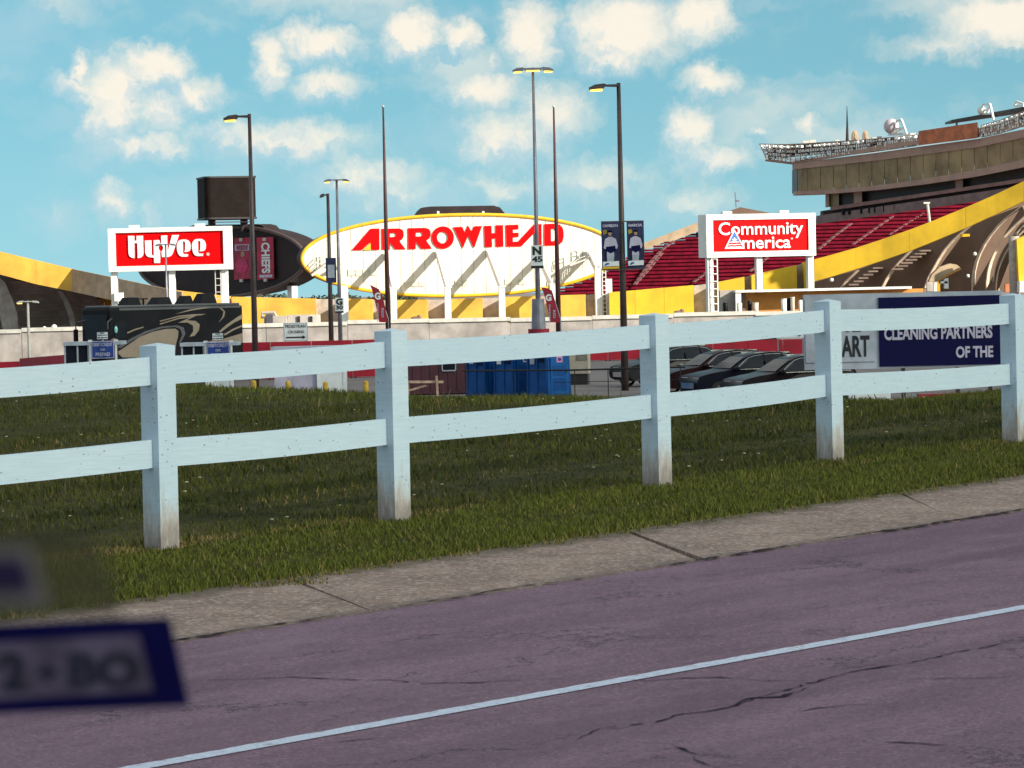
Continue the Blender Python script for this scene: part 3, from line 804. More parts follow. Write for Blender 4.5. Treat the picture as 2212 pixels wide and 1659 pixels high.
# low yellow wall: panels standing proud of shaded recesses
WT = [(217,625),(303,626),(342,623),(430,633),(501,641),(680,645),(750,645),(855,648),(972,646),(1088,641.5),(1265,636),(1371,627),(1498,616),(1552,609),(1608,598),(1650,588),(1721,573),(1757,560)]
def wt(x): return float(np.interp(x, [q[0] for q in WT], [q[1] for q in WT]))
def wallpanel(x0, x1, y0, y1, m, name, top=0.0):
    a, c = FS.pix(x0, wt(x0)+top, y0), FS.pix(x1, wt(x1)+top, y0)
    a2, c2 = Vector((a.x, y1, a.z)), Vector((c.x, y1, c.z))
    b = MB().hexa([(a.x, y0, 0), (c.x, y0, 0), (c.x, y1, 0), (a.x, y1, 0)], [a, c, c2, a2])
    return b.build(name, m, stad)
for x0, x1 in [(217,260),(260.5,303),(342,418),(418.5,495),(501,574.6),(575,680),(750,804),(855,923.5),(972,1042),(1089,1165),(1211,1265),(1316,1371),(1371.5,1434),(1434.5,1498),(1552,1608),(1623.5,1634),(1648,1721),(1736,1757)]:
    wallpanel(x0, x1, -9.0, -6.0, M_yellow if x1 < 1300 else M_yellow2, 'wall_panel')
for x0, x1 in [(304,341),(681,749),(805,854),(924,971),(1043,1088),(1166,1210),(1266,1315),(1499,1551),(1609,1623),(1635,1647),(1722,1735)]:
    wallpanel(x0 - 0.5, x1 + 0.5, -6.6, -5.6, M_conc, 'wall_recess', 1.0)
# right hand rim: thick yellow band climbing to the right, in panels
tops = [(120,1255),(280,1212),(445,1165),(650,1098),(860,1025),(1080,940),(1300,850),(1530,750),(1755,645),(2000,535)]
bots = [(120,1425),(280,1382),(445,1330),(650,1264),(862,1190),(1080,1102),(1300,1010),(1530,905),(1755,800),(2000,690)]
FR_ = Fr((0, 392, LOT), 0.0)
rim_y = [0, -.6, -1.2, -2, -3, -4, -5, -6.2, -7.5, -9]
for i in range(len(tops)-1):
    if i in (1, 3, 5): continue
    seg = [i] if i in (7, 8) else [i, i+1]
    b = MB()
    for j in seg:
        g0, g1 = (0.8 if j == seg[0] else 0), (0.8 if j == seg[-1] else 0)
        A = FR_.pix(*Z5(tops[j][0]+g0, tops[j][1]), rim_y[j]); B = FR_.pix(*Z5(tops[j+1][0]-g1, tops[j+1][1]), rim_y[j+1])
        C = FR_.pix(*Z5(bots[j][0]+g0, bots[j][1]), rim_y[j]); D_ = FR_.pix(*Z5(bots[j+1][0]-g1, bots[j+1][1]), rim_y[j+1])
        off = Vector((0.3, 1.1, 0)); sh_ = Vector((0, 32, 0))
        q = [p - Vector((0, 0, 0)) for p in (A, B, C, D_)]
        b.hexa([q[2], q[3], q[3]+off, q[2]+off], [q[0], q[1], q[1]+off, q[0]+off])
    b.v = [(x, y - 32, z) for x, y, z in b.v]
    b.build('rim_panel', M_yellow2, stad)
# concrete fins carrying the upper deck (shaded sides and sunlit edges put into the colours)
fins = [[(325,1478),(362,1425),(405,1385),(450,1340)],
        [(640,1478),(680,1400),(730,1330),(780,1270),(825,1225),(870,1180)],
        [(976,1478),(1005,1395),(1040,1330),(1085,1250),(1130,1180),(1195,1105),(1262,1045),(1330,990)],
        [(1350,1500),(1350,1420),(1357,1350),(1375,1275),(1400,1210),(1440,1135),(1480,1075),(1540,1000),(1600,940),(1740,835)],
        [(1458,1500),(1458,1430),(1468,1350),(1486,1280),(1510,1220),(1545,1150),(1582,1090),(1665,1000),(1770,905)],
        [(1512,1500),(1514,1420),(1526,1340),(1545,1270),(1572,1210),(1610,1145),(1652,1090),(1700,1040),(1790,950)],
        [(1536,1500),(1540,1430),(1552,1350),(1575,1280),(1605,1215),(1650,1140),(1700,1075),(1800,980)]]
for k, cv in enumerate(fins):
    o = at(*Z5(*cv[0]), 402 - 1.2*max(0, k-3)); o.z = LOT
    ff = Fr(o, R(-41.3))
    poly = [ff.xz(*Z5(u, v_)) for u, v_ in cv]
    pv = fins[k-1] if k else [(120, 1478), (120, 1432)]
    inner = [ff.xz(*Z5(u, v_)) for u, v_ in (pv[-1], pv[0])] if k < 5 else [ff.xz(*Z5(cv[-1][0] - 60, cv[-1][1] + 25)), ff.xz(*Z5(cv[0][0] - 60, cv[0][1]))]
    loop = [(poly[0][0], 0.0)] + poly + inner + [(inner[-1][0], 0.0)]
    b = MB().prism(loop, 0, 0.5)
    M4 = stad_inv = Matrix.Translation((0, -424, -LOT)) @ ff.M
    b.v = [tuple(M4 @ Vector(q)) for q in b.v]
    f = b.build('deck_fin', M_concdark, stad)
    # outer edge in a paler colour that stands in for sunlight
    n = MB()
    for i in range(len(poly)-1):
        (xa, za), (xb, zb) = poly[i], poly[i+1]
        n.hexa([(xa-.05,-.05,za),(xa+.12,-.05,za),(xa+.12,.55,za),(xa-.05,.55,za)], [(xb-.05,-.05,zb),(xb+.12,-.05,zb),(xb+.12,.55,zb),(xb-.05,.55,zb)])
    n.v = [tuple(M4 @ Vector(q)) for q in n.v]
    n.build('lit_fin_edge', mat('fin_sunlit', (.66,.50,.38), .8, .1, 1.), f)
# stepped underside of the deck between the fins
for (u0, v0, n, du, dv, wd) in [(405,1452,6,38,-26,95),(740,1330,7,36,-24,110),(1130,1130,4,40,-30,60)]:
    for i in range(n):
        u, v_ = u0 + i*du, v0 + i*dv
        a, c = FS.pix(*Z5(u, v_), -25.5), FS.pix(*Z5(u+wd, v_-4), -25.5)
        MB().box(a.x, c.x-.3, -23.5, -21.5, a.z-.10, a.z+.10).build('deck_step', mat('shaded_step', (.22,.15,.125), .9, .2, .8), stad)  # steps lie in the sun; brown tone stands in for deck shade
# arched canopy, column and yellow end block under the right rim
FA = Fr((0, 396, LOT), 0)
def fspoly(pts, Zf, y0, y1, name, m, parent=stad, Y=424):
    fr = Fr((0, 424, LOT), 0)
    lp = [fr.xz(*Zf(u, v_), y0) for u, v_ in pts]
    return MB().prism(lp, y0, y1).build(name, m, parent)
fspoly([(1015,1432),(1040,1372),(1100,1315),(1180,1287),(1232,1296),(1268,1326),(1190,1362),(1120,1398),(1070,1438)], Z5, -33, -31, 'arched_canopy', M_tan)
fspoly([(1150,1380),(1200,1352),(1268,1326),(1262,1336),(1195,1368),(1120,1408),(1060,1440)], Z5, -33.4, -33.05, 'canopy_edge', M_orange)
fspoly([(1698,1098),(1790,1060),(1790,1424),(1716,1424)], Z5, -40, -37, 'end_wall', M_yellow2)
fspoly([(1722,1424),(1800,1424),(1800,1510),(1722,1510)], Z5, -41, -39, 'white_kiosk', M_white)
a = FS.pix(*Z5(1682, 1440), -38); c = FS.pix(*Z5(1682, 1075), -38)
MB().tube([(a.x, -38, 0), (a.x, -38, c.z)], 0.62, 20).build('round_column', M_conc, stad, smooth=True)
for (u, v_, r_) in [(1372,1212,.21),(1318,1383,.2),(255,1413,.24),(1700,1140,.1)]:
    p = FS.pix(*Z5(u, v_), -32); MB().ball(p, r_*1.1, 12, 8).build('globe_lamp', M_white, stad, smooth=True)
for pts, m_ in [([(1052,1430),(1082,1430),(1082,1505),(1052,1505)], M_concpale), ([(1090,1425),(1160,1425),(1160,1442),(1090,1442)], M_white), ([(1086,1425),(1103,1425),(1103,1505),(1086,1505)], M_gold), ([(1000,1432),(1048,1432),(1048,1505),(1000,1505)], M_conc), ([(1135,1410),(1165,1400),(1168,1482),(1135,1482)], M_whiteprint), ([(1610,1450),(1660,1440),(1660,1510),(1610,1510)], M_rust), ([(1655,1440),(1722,1440),(1722,1510),(1655,1510)], M_maroon)]:
    fspoly(pts, Z5, -34.5, -33.8, 'stair_kiosk', m_)
p, q = FS.pix(*Z5(1002, 818), -33), FS.pix(*Z5(1020, 965), -33)
MB().tube([(q.x, q.y, q.z), (p.x, p.y, p.z)], 0.17, 8).build('rim_lamp_post', M_concpale, stad)
MB().box(p.x-.45, p.x+.3, p.y-.2, p.y+.2, p.z-.05, p.z+.15).build('rim_lamp_head', M_concpale, stad)
p = FS.pix(*Z5(1255, 1072), -33); MB().box(p.x, p.x+1.15, p.y-.3, p.y+.2, p.z-.1, p.z+.22).build('rim_lamp_head', M_gold, stad)

# left hand rim: lit front, then a wing turned away from the sun
FL = Fr((0, 400, LOT), 0.0)
lt = [(-260,115),(0,180),(460,290),(905,396)]; lb = [(-260,400),(0,466),(460,590),(912,682)]
cx_ = None
def leftband(t0, t1, b0, b1, ya, yb, name, m):
    A, B = FL.pix(*Z7(*t0), ya), FL.pix(*Z7(*t1), yb); C, D_ = FL.pix(*Z7(*b0), ya), FL.pix(*Z7(*b1), yb)
    off = Vector((0, 1.2, 0))
    b = MB().hexa([C, D_, D_+off, C+off], [A, B, B+off, A+off])
    b.v = [(x, y-24, z) for x, y, z in b.v]
    sl_ = MB(); d2 = Vector((0, 22, 0)); o2 = Vector((0, 1.25, 0)); up_ = Vector((0, 0, .5))
    sl_.hexa([C+o2, D_+o2, D_+d2, C+d2], [C+o2+up_, D_+o2+up_, D_+d2+up_, C+d2+up_]); sl_.v = [(x, y-24, z) for x, y, z in sl_.v]
    sl_.build('deck_slab', M_concdark, stad)
    return b.build(name, m, stad)
leftband((-260,115),(-2,180),(-260,400),(-2,466), 0, 0, 'rim_panel', M_yellow)
leftband((0,180),(458,290),(0,466),(458,590), 0, 0, 'rim_panel', M_yellow)
leftband((460,290),(908,396),(460,590),(912,682), 0, 0, 'rim_panel', M_yellow)
leftband((908,396),(1420,502),(912,682),(1365,782), 0, -7.5, 'shaded_wing_panel', M_tan)  # tan instead of the band's yellow puts its shade into the colour
leftband((1420,502),(1900,604),(1365,782),(1900,880), -7.5, -14, 'shaded_wing_panel', M_tan)
leftband((1900,604),(2300,690),(1900,880),(2300,960), -14, -19, 'shaded_wing_panel', M_tan)
# shaded stepped underside and two broad fins below it
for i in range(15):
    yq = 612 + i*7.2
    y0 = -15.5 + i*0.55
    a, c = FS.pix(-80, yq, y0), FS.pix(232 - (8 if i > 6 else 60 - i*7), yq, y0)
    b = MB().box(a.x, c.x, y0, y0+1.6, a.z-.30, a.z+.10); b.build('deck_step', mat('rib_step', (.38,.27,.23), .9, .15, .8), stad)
fspoly([(90,1434)] + bots[1:] + [(2000,1510),(90,1510)], Z5, -13, -12, 'shaded_concourse_wall', M_concdark)  # backdrop; its dark colour stands in for shade between the fins
fspoly([(-400,300),(-400,1190),(1000,1190),(1440,800),(0,450)], Z7, -5, -4, 'shaded_under_wall', M_concdark)  # dark colour carries the shade below the left rim
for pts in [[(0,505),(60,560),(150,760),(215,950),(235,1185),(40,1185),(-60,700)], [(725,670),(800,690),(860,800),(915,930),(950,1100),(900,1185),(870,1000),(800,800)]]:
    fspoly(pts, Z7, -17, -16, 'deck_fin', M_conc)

# ---- seating bowl: rows climbing away from the viewer
FB = Fr((0, 470, LOT), 0.0)
def YR(py): return (650 - py)/8*0.85
def xl(y):
    return float(np.interp(-y, [-650, -640, -536, -496, -474, -440], [1120, 1150, 1394, 1510, 1764, 2060]))
for i in range(27):
    yq = 650 - 8*i; yo = YR(yq) + 46
    L0 = xl(yq); R0 = 2140
    a, c = FS.pix(L0, yq + (1440 - L0)*-.0227*0, yo), FS.pix(R0, yq, yo)
    zc = FS.pix(1600, yq, yo).z
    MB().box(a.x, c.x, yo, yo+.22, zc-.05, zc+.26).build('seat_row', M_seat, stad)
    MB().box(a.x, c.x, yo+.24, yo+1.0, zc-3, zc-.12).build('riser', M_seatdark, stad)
def aisle(pts):
    b = MB(); q = []
    for px, py in pts:
        yo = YR(py) + 45.6; p = FS.pix(px, py, yo); q.append(Vector((p.x, yo, p.z + .30)))
    for i in range(len(q)-1):
        n = max(1, int((q[i+1]-q[i]).length/1.1))
        for k in range(n):
            a_, c_ = q[i].lerp(q[i+1], k/n), q[i].lerp(q[i+1], (k+.8)/n)
            b.bar(a_, c_, 0.55, 0.12)
    b.build('aisle_steps', mat('aisle', (0.20, 0.075, 0.08), 0.8, 0.2, 1.0), stad)
for pts in [[Z4(0,800),Z4(110,640),Z4(200,540),Z4(300,465)], [Z4(440,780),Z4(560,690)], [Z4(860,700),Z4(1000,590)], [Z4(1375,535),Z4(1500,430),Z4(1628,335)], [Z5(420,1155),Z5(580,1040),Z5(740,930)], [Z5(700,1080),Z5(850,985),Z5(980,905)], [Z3(1380,800),Z3(1480,690),Z3(1590,555)]]:
    aisle(pts)
# pale end wall of the bowl and its ridge roof
fspoly([(60,475),(80,465),(480,312),(650,248),(790,203),(760,420),(480,380),(300,450),(80,520)], Z4, 60, 61.5, 'bowl_end_wall', M_tan)
fspoly([(640,252),(790,202),(1010,244),(1010,300),(640,300)], Z4, 58, 59.5, 'ridge_roof', M_concdark)
fspoly([(747,90),(757,90),(763,205),(755,205)], Z4, 58.5, 58.7, 'aerial_mast', M_polegrey)
fspoly([(757,150),(785,146),(785,162),(757,160)], Z4, 58.5, 58.7, 'aerial_panel', M_polegrey)

# ---- press box
FPX = Fr((0, 440, LOT), 0)
press = thing('press_box', 'brown glazed press box on stilts with floodlight rack along its roof', 'press box', (0, 440, LOT))
def H2(u, v_): return (1106 + u/2, v_/2)          # 2x view of the right half of the sky
def pl_(pts, y0, y1, name, m, parent, Zf=None):
    lp = [FPX.xz(*(Zf(u, v_) if Zf else (u, v_)), y0) for u, v_ in pts]
    return MB().prism(lp, y0, y1).build(name, m, parent)
TOPF = [(1715,353),(1800,342),(1900,329),(2000,315),(2112,300),(2212,279),(2300,258)]
GLB = [(1727,413),(1800,409),(1900,400),(2000,386),(2112,366),(2212,344),(2300,322)]
SLB = [(1730,421),(1800,418),(1900,410),(2000,398),(2112,381),(2212,361),(2300,340)]
GLT = [(1718,366),(1800,357),(1900,346),(2000,333),(2112,318),(2212,297),(2300,276)]
def ip(tab, x): return float(np.interp(x, [q[0] for q in tab], [q[1] for q in tab]))
def psh(x): return -(x - 1715)*0.0625*1.25          # the long front runs towards the viewer on the right
def facade(x0, x1, ta, tb, y0, y1, d, name, m):
    A, B = FPX.pix(x0, ip(ta, x0), y0 + psh(x0)), FPX.pix(x1, ip(ta, x1), y0 + psh(x1))
    C, D_ = FPX.pix(x0, ip(tb, x0), y1 + psh(x0)), FPX.pix(x1, ip(tb, x1), y1 + psh(x1))
    o = Vector((0, d, 0))
    return MB().hexa([C, D_, D_+o, C+o], [A, B, B+o, A+o]).build(name, m, press)
xsF = [1715, 1760, 1800, 1850, 1900, 1950, 2000, 2056, 2112, 2162, 2212, 2260, 2300]
for x0, x1 in zip(xsF[:-1], xsF[1:]):
    facade(x0, x1, TOPF, GLT, -1.6, -1.4, 2.5, 'fascia', M_mauve)
    facade(x0 + (4 if x0 < 1720 else 0), x1, GLB, SLB, -0.7, -0.6, 4.0, 'sill', M_mauve)
gx = [1720, 1733] + list(np.arange(1745, 2300, 27.7))
for x0, x1 in zip(gx[:-1], gx[1:]):
    facade(x0 + 0.5 + (4 if x0 < 1730 else 0), x1 - 0.5, GLT, GLB, -1.1, -0.4, 0.3, 'window_pane', M_olive)
facade(1722, 2300, [(q[0], q[1]-2) for q in GLT], [(q[0], q[1]+2) for q in GLB], 1.2, 1.6, 8, 'inner_wall', M_dark)
# lower level: dark recess, piers, balcony
def low(y): return y
RB = [(1790,447),(1900,440),(2000,429),(2112,411),(2212,392),(2300,372)]
for x0, x1 in [(1812,1846),(1862,1972),(1972,2066),(2080,2130),(2130,2212),(2212,2300)]:
    facade(x0, x1, [(q[0], q[1]) for q in SLB], RB, 3.2, 3.2, 3, 'recess', M_dark)
for x0, x1 in [(1786,1791),(1846,1862),(2066,2080)]:
    facade(x0, x1, SLB, RB, 2.0, 2.0, 2, 'pier', M_mauve)
facade(1791, 1812, SLB, RB, 2.6, 2.6, .2, 'corner_glass', M_olive)
BB = [(q[0], q[1]+8) for q in RB]; CB = [(1764,484),(1900,475),(2058,454),(2200,428),(2300,408)]
BT = [(1764,466),(1900,456),(2058,434),(2200,408),(2300,388)]
facade(1795, 2300, RB, BB, 1.6, 1.6, 1.0, 'balcony_wall', mat('pink_concrete', (0.30, 0.16, 0.15), .8, .15, .8))
facade(1778, 2300, BB, BT, 2.8, 2.8, 4.0, 'suite_wall', M_shell)
facade(1766, 2300, BT, CB, 1.0, 1.0, 2.0, 'lower_parapet', mat('grey_mauve', (0.22, 0.14, 0.14), .8, .15, .8))
for i in range(14):
    x = 1822 + i*19 + RND.uniform(-5, 5); y = ip(BB, x)
    p = FPX.pix(x, y+3, .6 + psh(x)); MB().box(p.x-.35, p.x+.35, p.y-.2, p.y+.3, p.z-.5, p.z+.35).build('balcony_seat', M_black, press, bevel=.1)
# floodlight rack
RT_ = [(1638,311),(1700,312),(1760,309),(1830,305),(1900,299),(1985,291),(2112,273),(2160,260),(2212,240),(2300,208)]
RBt = [(1656,345),(1715,351),(1800,339),(1900,326),(1985,314),(2112,298),(2160,288),(2212,272),(2300,246)]
racks = [MB(), MB()]
rx = [1638, 1670, 1715, 1760, 1800, 1850, 1900, 1940, 1985]
rails = []
def rackrow(f): return [(x, ip(RT_, x)*(1-f) + ip(RBt, x)*f) for x in np.linspace(1640, 2300, 34)]
def rackx(x, f): return x + max(0, (1700 - x))*0.25*f
for f in (0.0, .33, .66, 1.0):
    for side, q in enumerate(([FPX.pix(rackx(x, f), y, -2.6 + f*.9 + psh(x)) for x, y in rackrow(f) if x < 1990], [FPX.pix(rackx(x, f), y, -2.6 + f*.9 + psh(x)) for x, y in rackrow(f) if x > 2105])):
        for i in range(len(q)-1): racks[side].bar(q[i], q[i+1], .10, .10)
for x in np.arange(1642, 2300, 11):
    if 1985 < x < 2110: continue
    a, c = FPX.pix(rackx(x, 0), ip(RT_, x), -2.6 + psh(x)), FPX.pix(rackx(x, 1), ip(RBt, x), -1.7 + psh(x)); racks[x > 2050].bar(a, c, .12, .12)
for r_ in racks: r_.build('rack_frame', M_mauve, press)
facade(1660, 1990, [(q[0], q[1]+3) for q in RT_], [(q[0], q[1]-1) for q in RBt], -1.2, -.8, .3, 'rack_backing', M_dark)
facade(2112, 2300, [(q[0], q[1]+3) for q in RT_], [(q[0], q[1]-1) for q in RBt], -1.2, -.8, .3, 'rack_backing', M_dark)
lm_ = MB()
for f in (.16, .42, .64, .86):
    for x in np.arange(1644, 2300, 5.2):
        if 1983 < x < 2114: continue
        if RND.random() < .12: continue
        p = FPX.pix(rackx(x, f) + RND.uniform(-1, 1), ip(RT_, x)*(1-f) + ip(RBt, x)*f, -2.3 + f*.9 + psh(x))
        s = RND.uniform(.12, .27); lm_.box(-s, s, -.09, .09, -s*.8, s*.8, Matrix.Translation((p.x, p.y-.35, p.z)) @ Matrix.Rotation(R(RND.uniform(18, 60)), 4, 'Z') @ Matrix.Rotation(R(RND.uniform(-25, 15)), 4, 'X'))
o = lm_.build('floodlights', M_lampglass, press); o['kind'] = 'stuff'
facade(1985, 2112, [(1985,283),(2112,264)], [(1985,314),(2112,298)], -2.9, -2.6, .5, 'rust_sign_panel', M_rust)
facade(1655, 1720, [(1655,344),(1720,351)], [(1660,347),(1720,355)], -1.5, -1.4, 2, 'rack_soffit', M_mauve)
facade(1715, 2300, [(q[0], q[1]-4) for q in RBt], [(q[0], q[1]+1.5) for q in TOPF], -1.3, -1.3, 1.0, 'rack_upstand', M_mauve)
# roof top plant
facade(2055, 2300, [(2055,259),(2212,231),(2300,214)], [(2055,264),(2212,245),(2300,228)], 1, 1, 6, 'roof_canopy', M_dark)
p = FPX.pix(2067, 285, 2 + psh(2067)); c = FPX.pix(2067, 262, 2 + psh(2067)); MB().box(p.x-.12, p.x+.12, p.y, p.y+.3, p.z, c.z).build('canopy_post', M_polegrey, press)
def dish(u, v_, r_, m_=M_concpale, tilt=.5):
    p = FPX.pix(*Z5(u, v_), -1 + psh(Z5(u, v_)[0]))
    b = MB(); n = 18
    vs = [(0, 0, 0)] ; fs = []
    for k in range(n):
        t = 2*math.pi*k/n; vs.append((r_*tilt*math.cos(t), -.5*r_, r_*math.sin(t)))
    vs2 = [(x, y+.12, z) for x, y, z in vs]
    for k in range(n): fs.append((0, 1+k, 1+(k+1) % n)); fs.append((n+1, n+2+(k+1) % n, n+2+k)); fs.append((1+k, n+2+k, n+2+(k+1) % n, 1+(k+1) % n))
    b.add([Vector(q)+p for q in vs+vs2], fs); return b.build('dish', m_, press, smooth=True)
dish(435, 307, .95, M_tan); dish(517, 303, .85, M_tan)
p = FPX.pix(*Z5(722, 218), -1 + psh(1925)); MB().ball(p, 1.0, 16, 12).build('radome', mat('radome_shell', (.62,.52,.56), .5, .1, .6), press, smooth=True)
for lines in [[(760,180),(760,275),(840,275),(800,165),(760,180)],[(800,165),(845,285)],[(740,235),(830,235)],[(700,285),(870,280)],[(740,285),(800,235)]], [[(1405,105),(1440,50),(1490,45),(1520,170)],[(1410,85),(1480,95)],[(1430,120),(1500,120)],[(1470,120),(1490,50)]], [[(1680,60),(1700,25),(1755,45)],[(1680,60),(1755,60)]]:
    b = MB()
    for ln_ in lines:
        q = [FPX.pix(*Z5(u, v_), -1.2 + psh(Z5(u, v_)[0])) for u, v_ in ln_]
        for i in range(len(q)-1): b.bar(q[i], q[i+1], .22, .22)
    b.build('camera_platform', M_white, press)
p = FPX.pix(*Z5(1425, 95), -1.3 + psh(2120)); MB().ball(p, .55, 14, 10).build('roof_camera', M_white, press, smooth=True)
p = FPX.pix(*Z5(378, 345), 1 + psh(1830)); c = FPX.pix(*Z5(378, 190), 1 + psh(1830))
MB().tube([p, c, c + Vector((0,0,2.2))], [.22, .12, .03], 8).build('aerial_mast', M_shell, press)
for (u, v_, s) in [(60,345,.5),(110,338,.4),(590,318,.35),(630,312,.3),(300,340,.3),(890,285,.35)]:
    p = FPX.pix(*Z5(u, v_), -1 + psh(Z5(u, v_)[0])); MB().box(p.x-s, p.x+s, p.y-.2, p.y+.4, p.z-.2, p.z+.25).build('roof_unit', M_concpale, press)

# ================================================================== end zone board with the big red word
FAW = Fr(at(992, 690, 420) * 1.0, R(8)); FAW = Fr((FAW.loc.x, 420, LOT), R(8))
board = FAW.thing('oval_board', 'huge white oval board with gold rim reading ARROWHEAD on white columns', 'sign board')
xl_, zc_ = FAW.xz(652, 556); xr_, _ = FAW.xz(1336, 545); xt_, zt_ = FAW.xz(990, 464); _, zb_ = FAW.xz(990, 639)
cx, cz, ra, rb = (xl_+xr_)/2, (zt_+zb_)/2, (xr_-xl_)/2, (zt_-zb_)/2
def ell(x, f=1.0):
    t = min(1, abs((x-cx)/(ra*f))); return rb*f*max(0, 1 - t**2.15)**(1/2.0)
NP = 26
for i in range(NP):
    x0, x1 = cx - ra + 2*ra*i/NP + .025, cx - ra + 2*ra*(i+1)/NP - .025
    sx_ = np.linspace(x0, x1, 7 if 2 < i < NP-3 else 12)
    lp = [(x, cz - ell(x)) for x in sx_] + [(x, cz + ell(x)) for x in sx_[::-1]]
    MB().prism(lp, 0.0, 0.25).build('face_panel', M_board, board)
def ering(f, y, n=120):
    out = []
    for i in range(n):
        t = 2*math.pi*i/n; c_, s_ = math.cos(t), math.sin(t)
        out.append((cx + ra*f*math.copysign(abs(c_)**(2/2.15), c_), y, cz + rb*f*math.copysign(abs(s_)**(2/2.0), s_)))
    return out
MB().tube(ering(1.0, -.05), .22, 10, True).build('gold_rim', M_gold, board, smooth=True)
rg = ering(1.0, 0); b = MB(); n = len(rg)
rA, rB, rC = ering(1.012, .26), ering(1.02, 3.2), ering(.97, 4.2)
b.v = rA + rB + rC
for i in range(n):
    j = (i+1) % n; b.f.append((i, j, n+j, n+i)); b.f.append((n+i, n+j, 2*n+j, 2*n+i))
b.f.append(tuple(range(n))[::-1]); b.f.append(tuple(range(2*n, 3*n)))
b.build('back_shell', M_shell, board, smooth=False)
def z6poly(pts, y=0.0): return [FAW.xz(*Z6(u, v_), y) for u, v_ in pts]
LET = [
 [[(127,328),(275,157),(345,155),(346,325),(280,326),(277,262),(205,328)]],
 [[(365,157),(500,155),(525,163),(538,185),(538,215),(528,240),(505,258),(553,320),(470,322),(428,265),(428,323),(368,324)],[(428,192),(468,190),(478,203),(468,222),(428,224)]],
 [[(572,153),(710,150),(740,160),(752,182),(752,210),(742,235),(718,252),(762,315),(680,318),(634,260),(634,318),(575,320)],[(634,186),(678,185),(689,202),(678,218),(634,220)]],
 [circ(849,228,88,90,36), circ(845,228,42,46,28)],
 [[(932,145),(1003,142),(1024,190),(1048,131),(1076,180),(1100,137),(1160,135),(1101,303),(1090,303),(1050,213),(1008,311)]],
 [[(1178,135),(1235,133),(1237,193),(1270,192),(1268,130),(1327,128),(1330,300),(1270,301),(1270,235),(1238,236),(1240,303),(1183,304)]],
 [[(1350,128),(1448,125),(1450,160),(1405,162),(1405,190),(1450,188),(1450,222),(1405,224),(1405,262),(1448,258),(1575,122),(1632,120),(1634,293),(1577,295),(1577,190),(1472,298),(1354,300)]],
 [[(1655,120),(1735,117),(1775,124),(1800,148),(1808,185),(1808,225),(1798,262),(1772,285),(1735,290),(1655,292)],[(1707,158),(1735,157),(1750,172),(1754,205),(1750,238),(1735,254),(1708,257)]]]
for lp in LET: flat('letter', [z6poly(q) for q in lp], -.16, .14, M_redletter, board)
flat('letter_accent', [z6poly([(215,328),(274,272),(276,327)])], -.16, .14, M_gold, board)
for (u0, u1, v0, v1) in [(95,150,482,530),(155,208,482,530),(215,262,480,528),(268,315,478,526),(545,600,575,616),(605,655,573,614),(660,705,572,612),(945,1000,566,610),(1005,1055,565,610),(1340,1395,556,600),(1450,1505,556,600),(1718,1742,450,498)]:
    x0, z1 = FAW.xz(*Z6(u0, v0)); x1, z0 = FAW.xz(*Z6(u1, v1))
    v_ = MB().box(x0, x1, -.12, -.003, z0, z1).build('vent', mat('vent_cream', (.66,.62,.52), .7, .1, 2.0), board)
# columns and raking braces in front
for (u, v0, au, av) in [(455,632,392,368),(885,628,800,352),(1315,622,1202,343),(1722,600,1612,395)]:
    yc_ = -10.0
    p = FAW.pix(*Z6(u, v0), yc_); a_ = FAW.pix(*Z6(au, av), -.1)
    MB().box(p.x-.38, p.x+.38, yc_-.38, yc_+.38, 0, p.z).build('column', M_white, board)
    MB().bar((p.x, yc_+.3, p.z-.25), a_, .24, .95, (1, 0, 0)).build('brace', M_white, board)
    MB().box(p.x-.5, p.x+.5, yc_-.5, yc_+.5, p.z, p.z+.12).build('column_cap', M_white, board)
p = FAW.pix(*Z6(2100, 482), -8); a_ = FAW.pix(*Z6(2012, 345), -.3)
MB().bar((p.x, -6, p.z), a_, .6, .9, (1,0,0)).build('brace', M_white, board)
MB().box(p.x-.4, p.x+.45, -6.4, -5.6, 0, p.z+.2).build('column', M_white, board)
MB().box(p.x+1.0, p.x+1.75, -6.4, -5.6, 0, p.z-1.2).build('column', M_white, board)
lad = MB()
for i in range(14): lad.bar((p.x+.45, -6.5, .4+i*.55), (p.x+1.0, -6.5, .4+i*.55), .08, .08)
lad.bar((p.x+.5,-6.5,0),(p.x+.5,-6.5,8),.08,.08); lad.bar((p.x+.95,-6.5,0),(p.x+.95,-6.5,8),.08,.08)
lad.build('ladder', M_white, board)
pxbars(FAW, [[Z3(885,610),Z3(885,545),Z3(965,520),Z3(965,590)],[Z3(885,575),Z3(965,550)],[Z3(1025,470),Z3(1065,470),Z3(1065,560)],[Z3(1025,470),Z3(1025,545)],[Z3(1025,505),Z3(1065,505)],[Z3(965,585),Z3(1040,560)],[Z3(835,790),Z3(840,700),Z3(890,640),Z3(960,590)],[Z3(850,760),Z3(858,690)],[Z3(870,735),Z3(878,665)],[Z3(890,720),Z3(898,645)]], -1.6, .09, 'walkway_rail', M_concpale, board)
o0, o1 = FAW.pix(*Z3(890,640), -1.6), FAW.pix(*Z3(1060,575), -1.6)
MB().bar(o0, o1, 1.8, .18).build('walkway', M_concpale, board)
pxbars(FAW, [[Z2(320,670),Z2(465,530)],[Z2(330,690),Z2(470,560)],[Z2(345,700),Z2(475,590)],[Z2(490,510),Z2(490,600)],[Z2(515,510),Z2(515,600)],[Z2(380,615),Z2(385,660)],[Z2(425,570),Z2(430,615)],[Z2(595,530),Z2(598,620)],[Z2(540,560),Z2(595,550)],[Z2(540,590),Z2(597,580)]], -1.6, .10, 'stair_rail', M_concpale, board)
o0, o1 = FAW.pix(*Z2(340,715), -1.4), FAW.pix(*Z2(475,610), -1.4); MB().bar(o0, o1, 1.5, .3).build('stair', M_concpale, board)
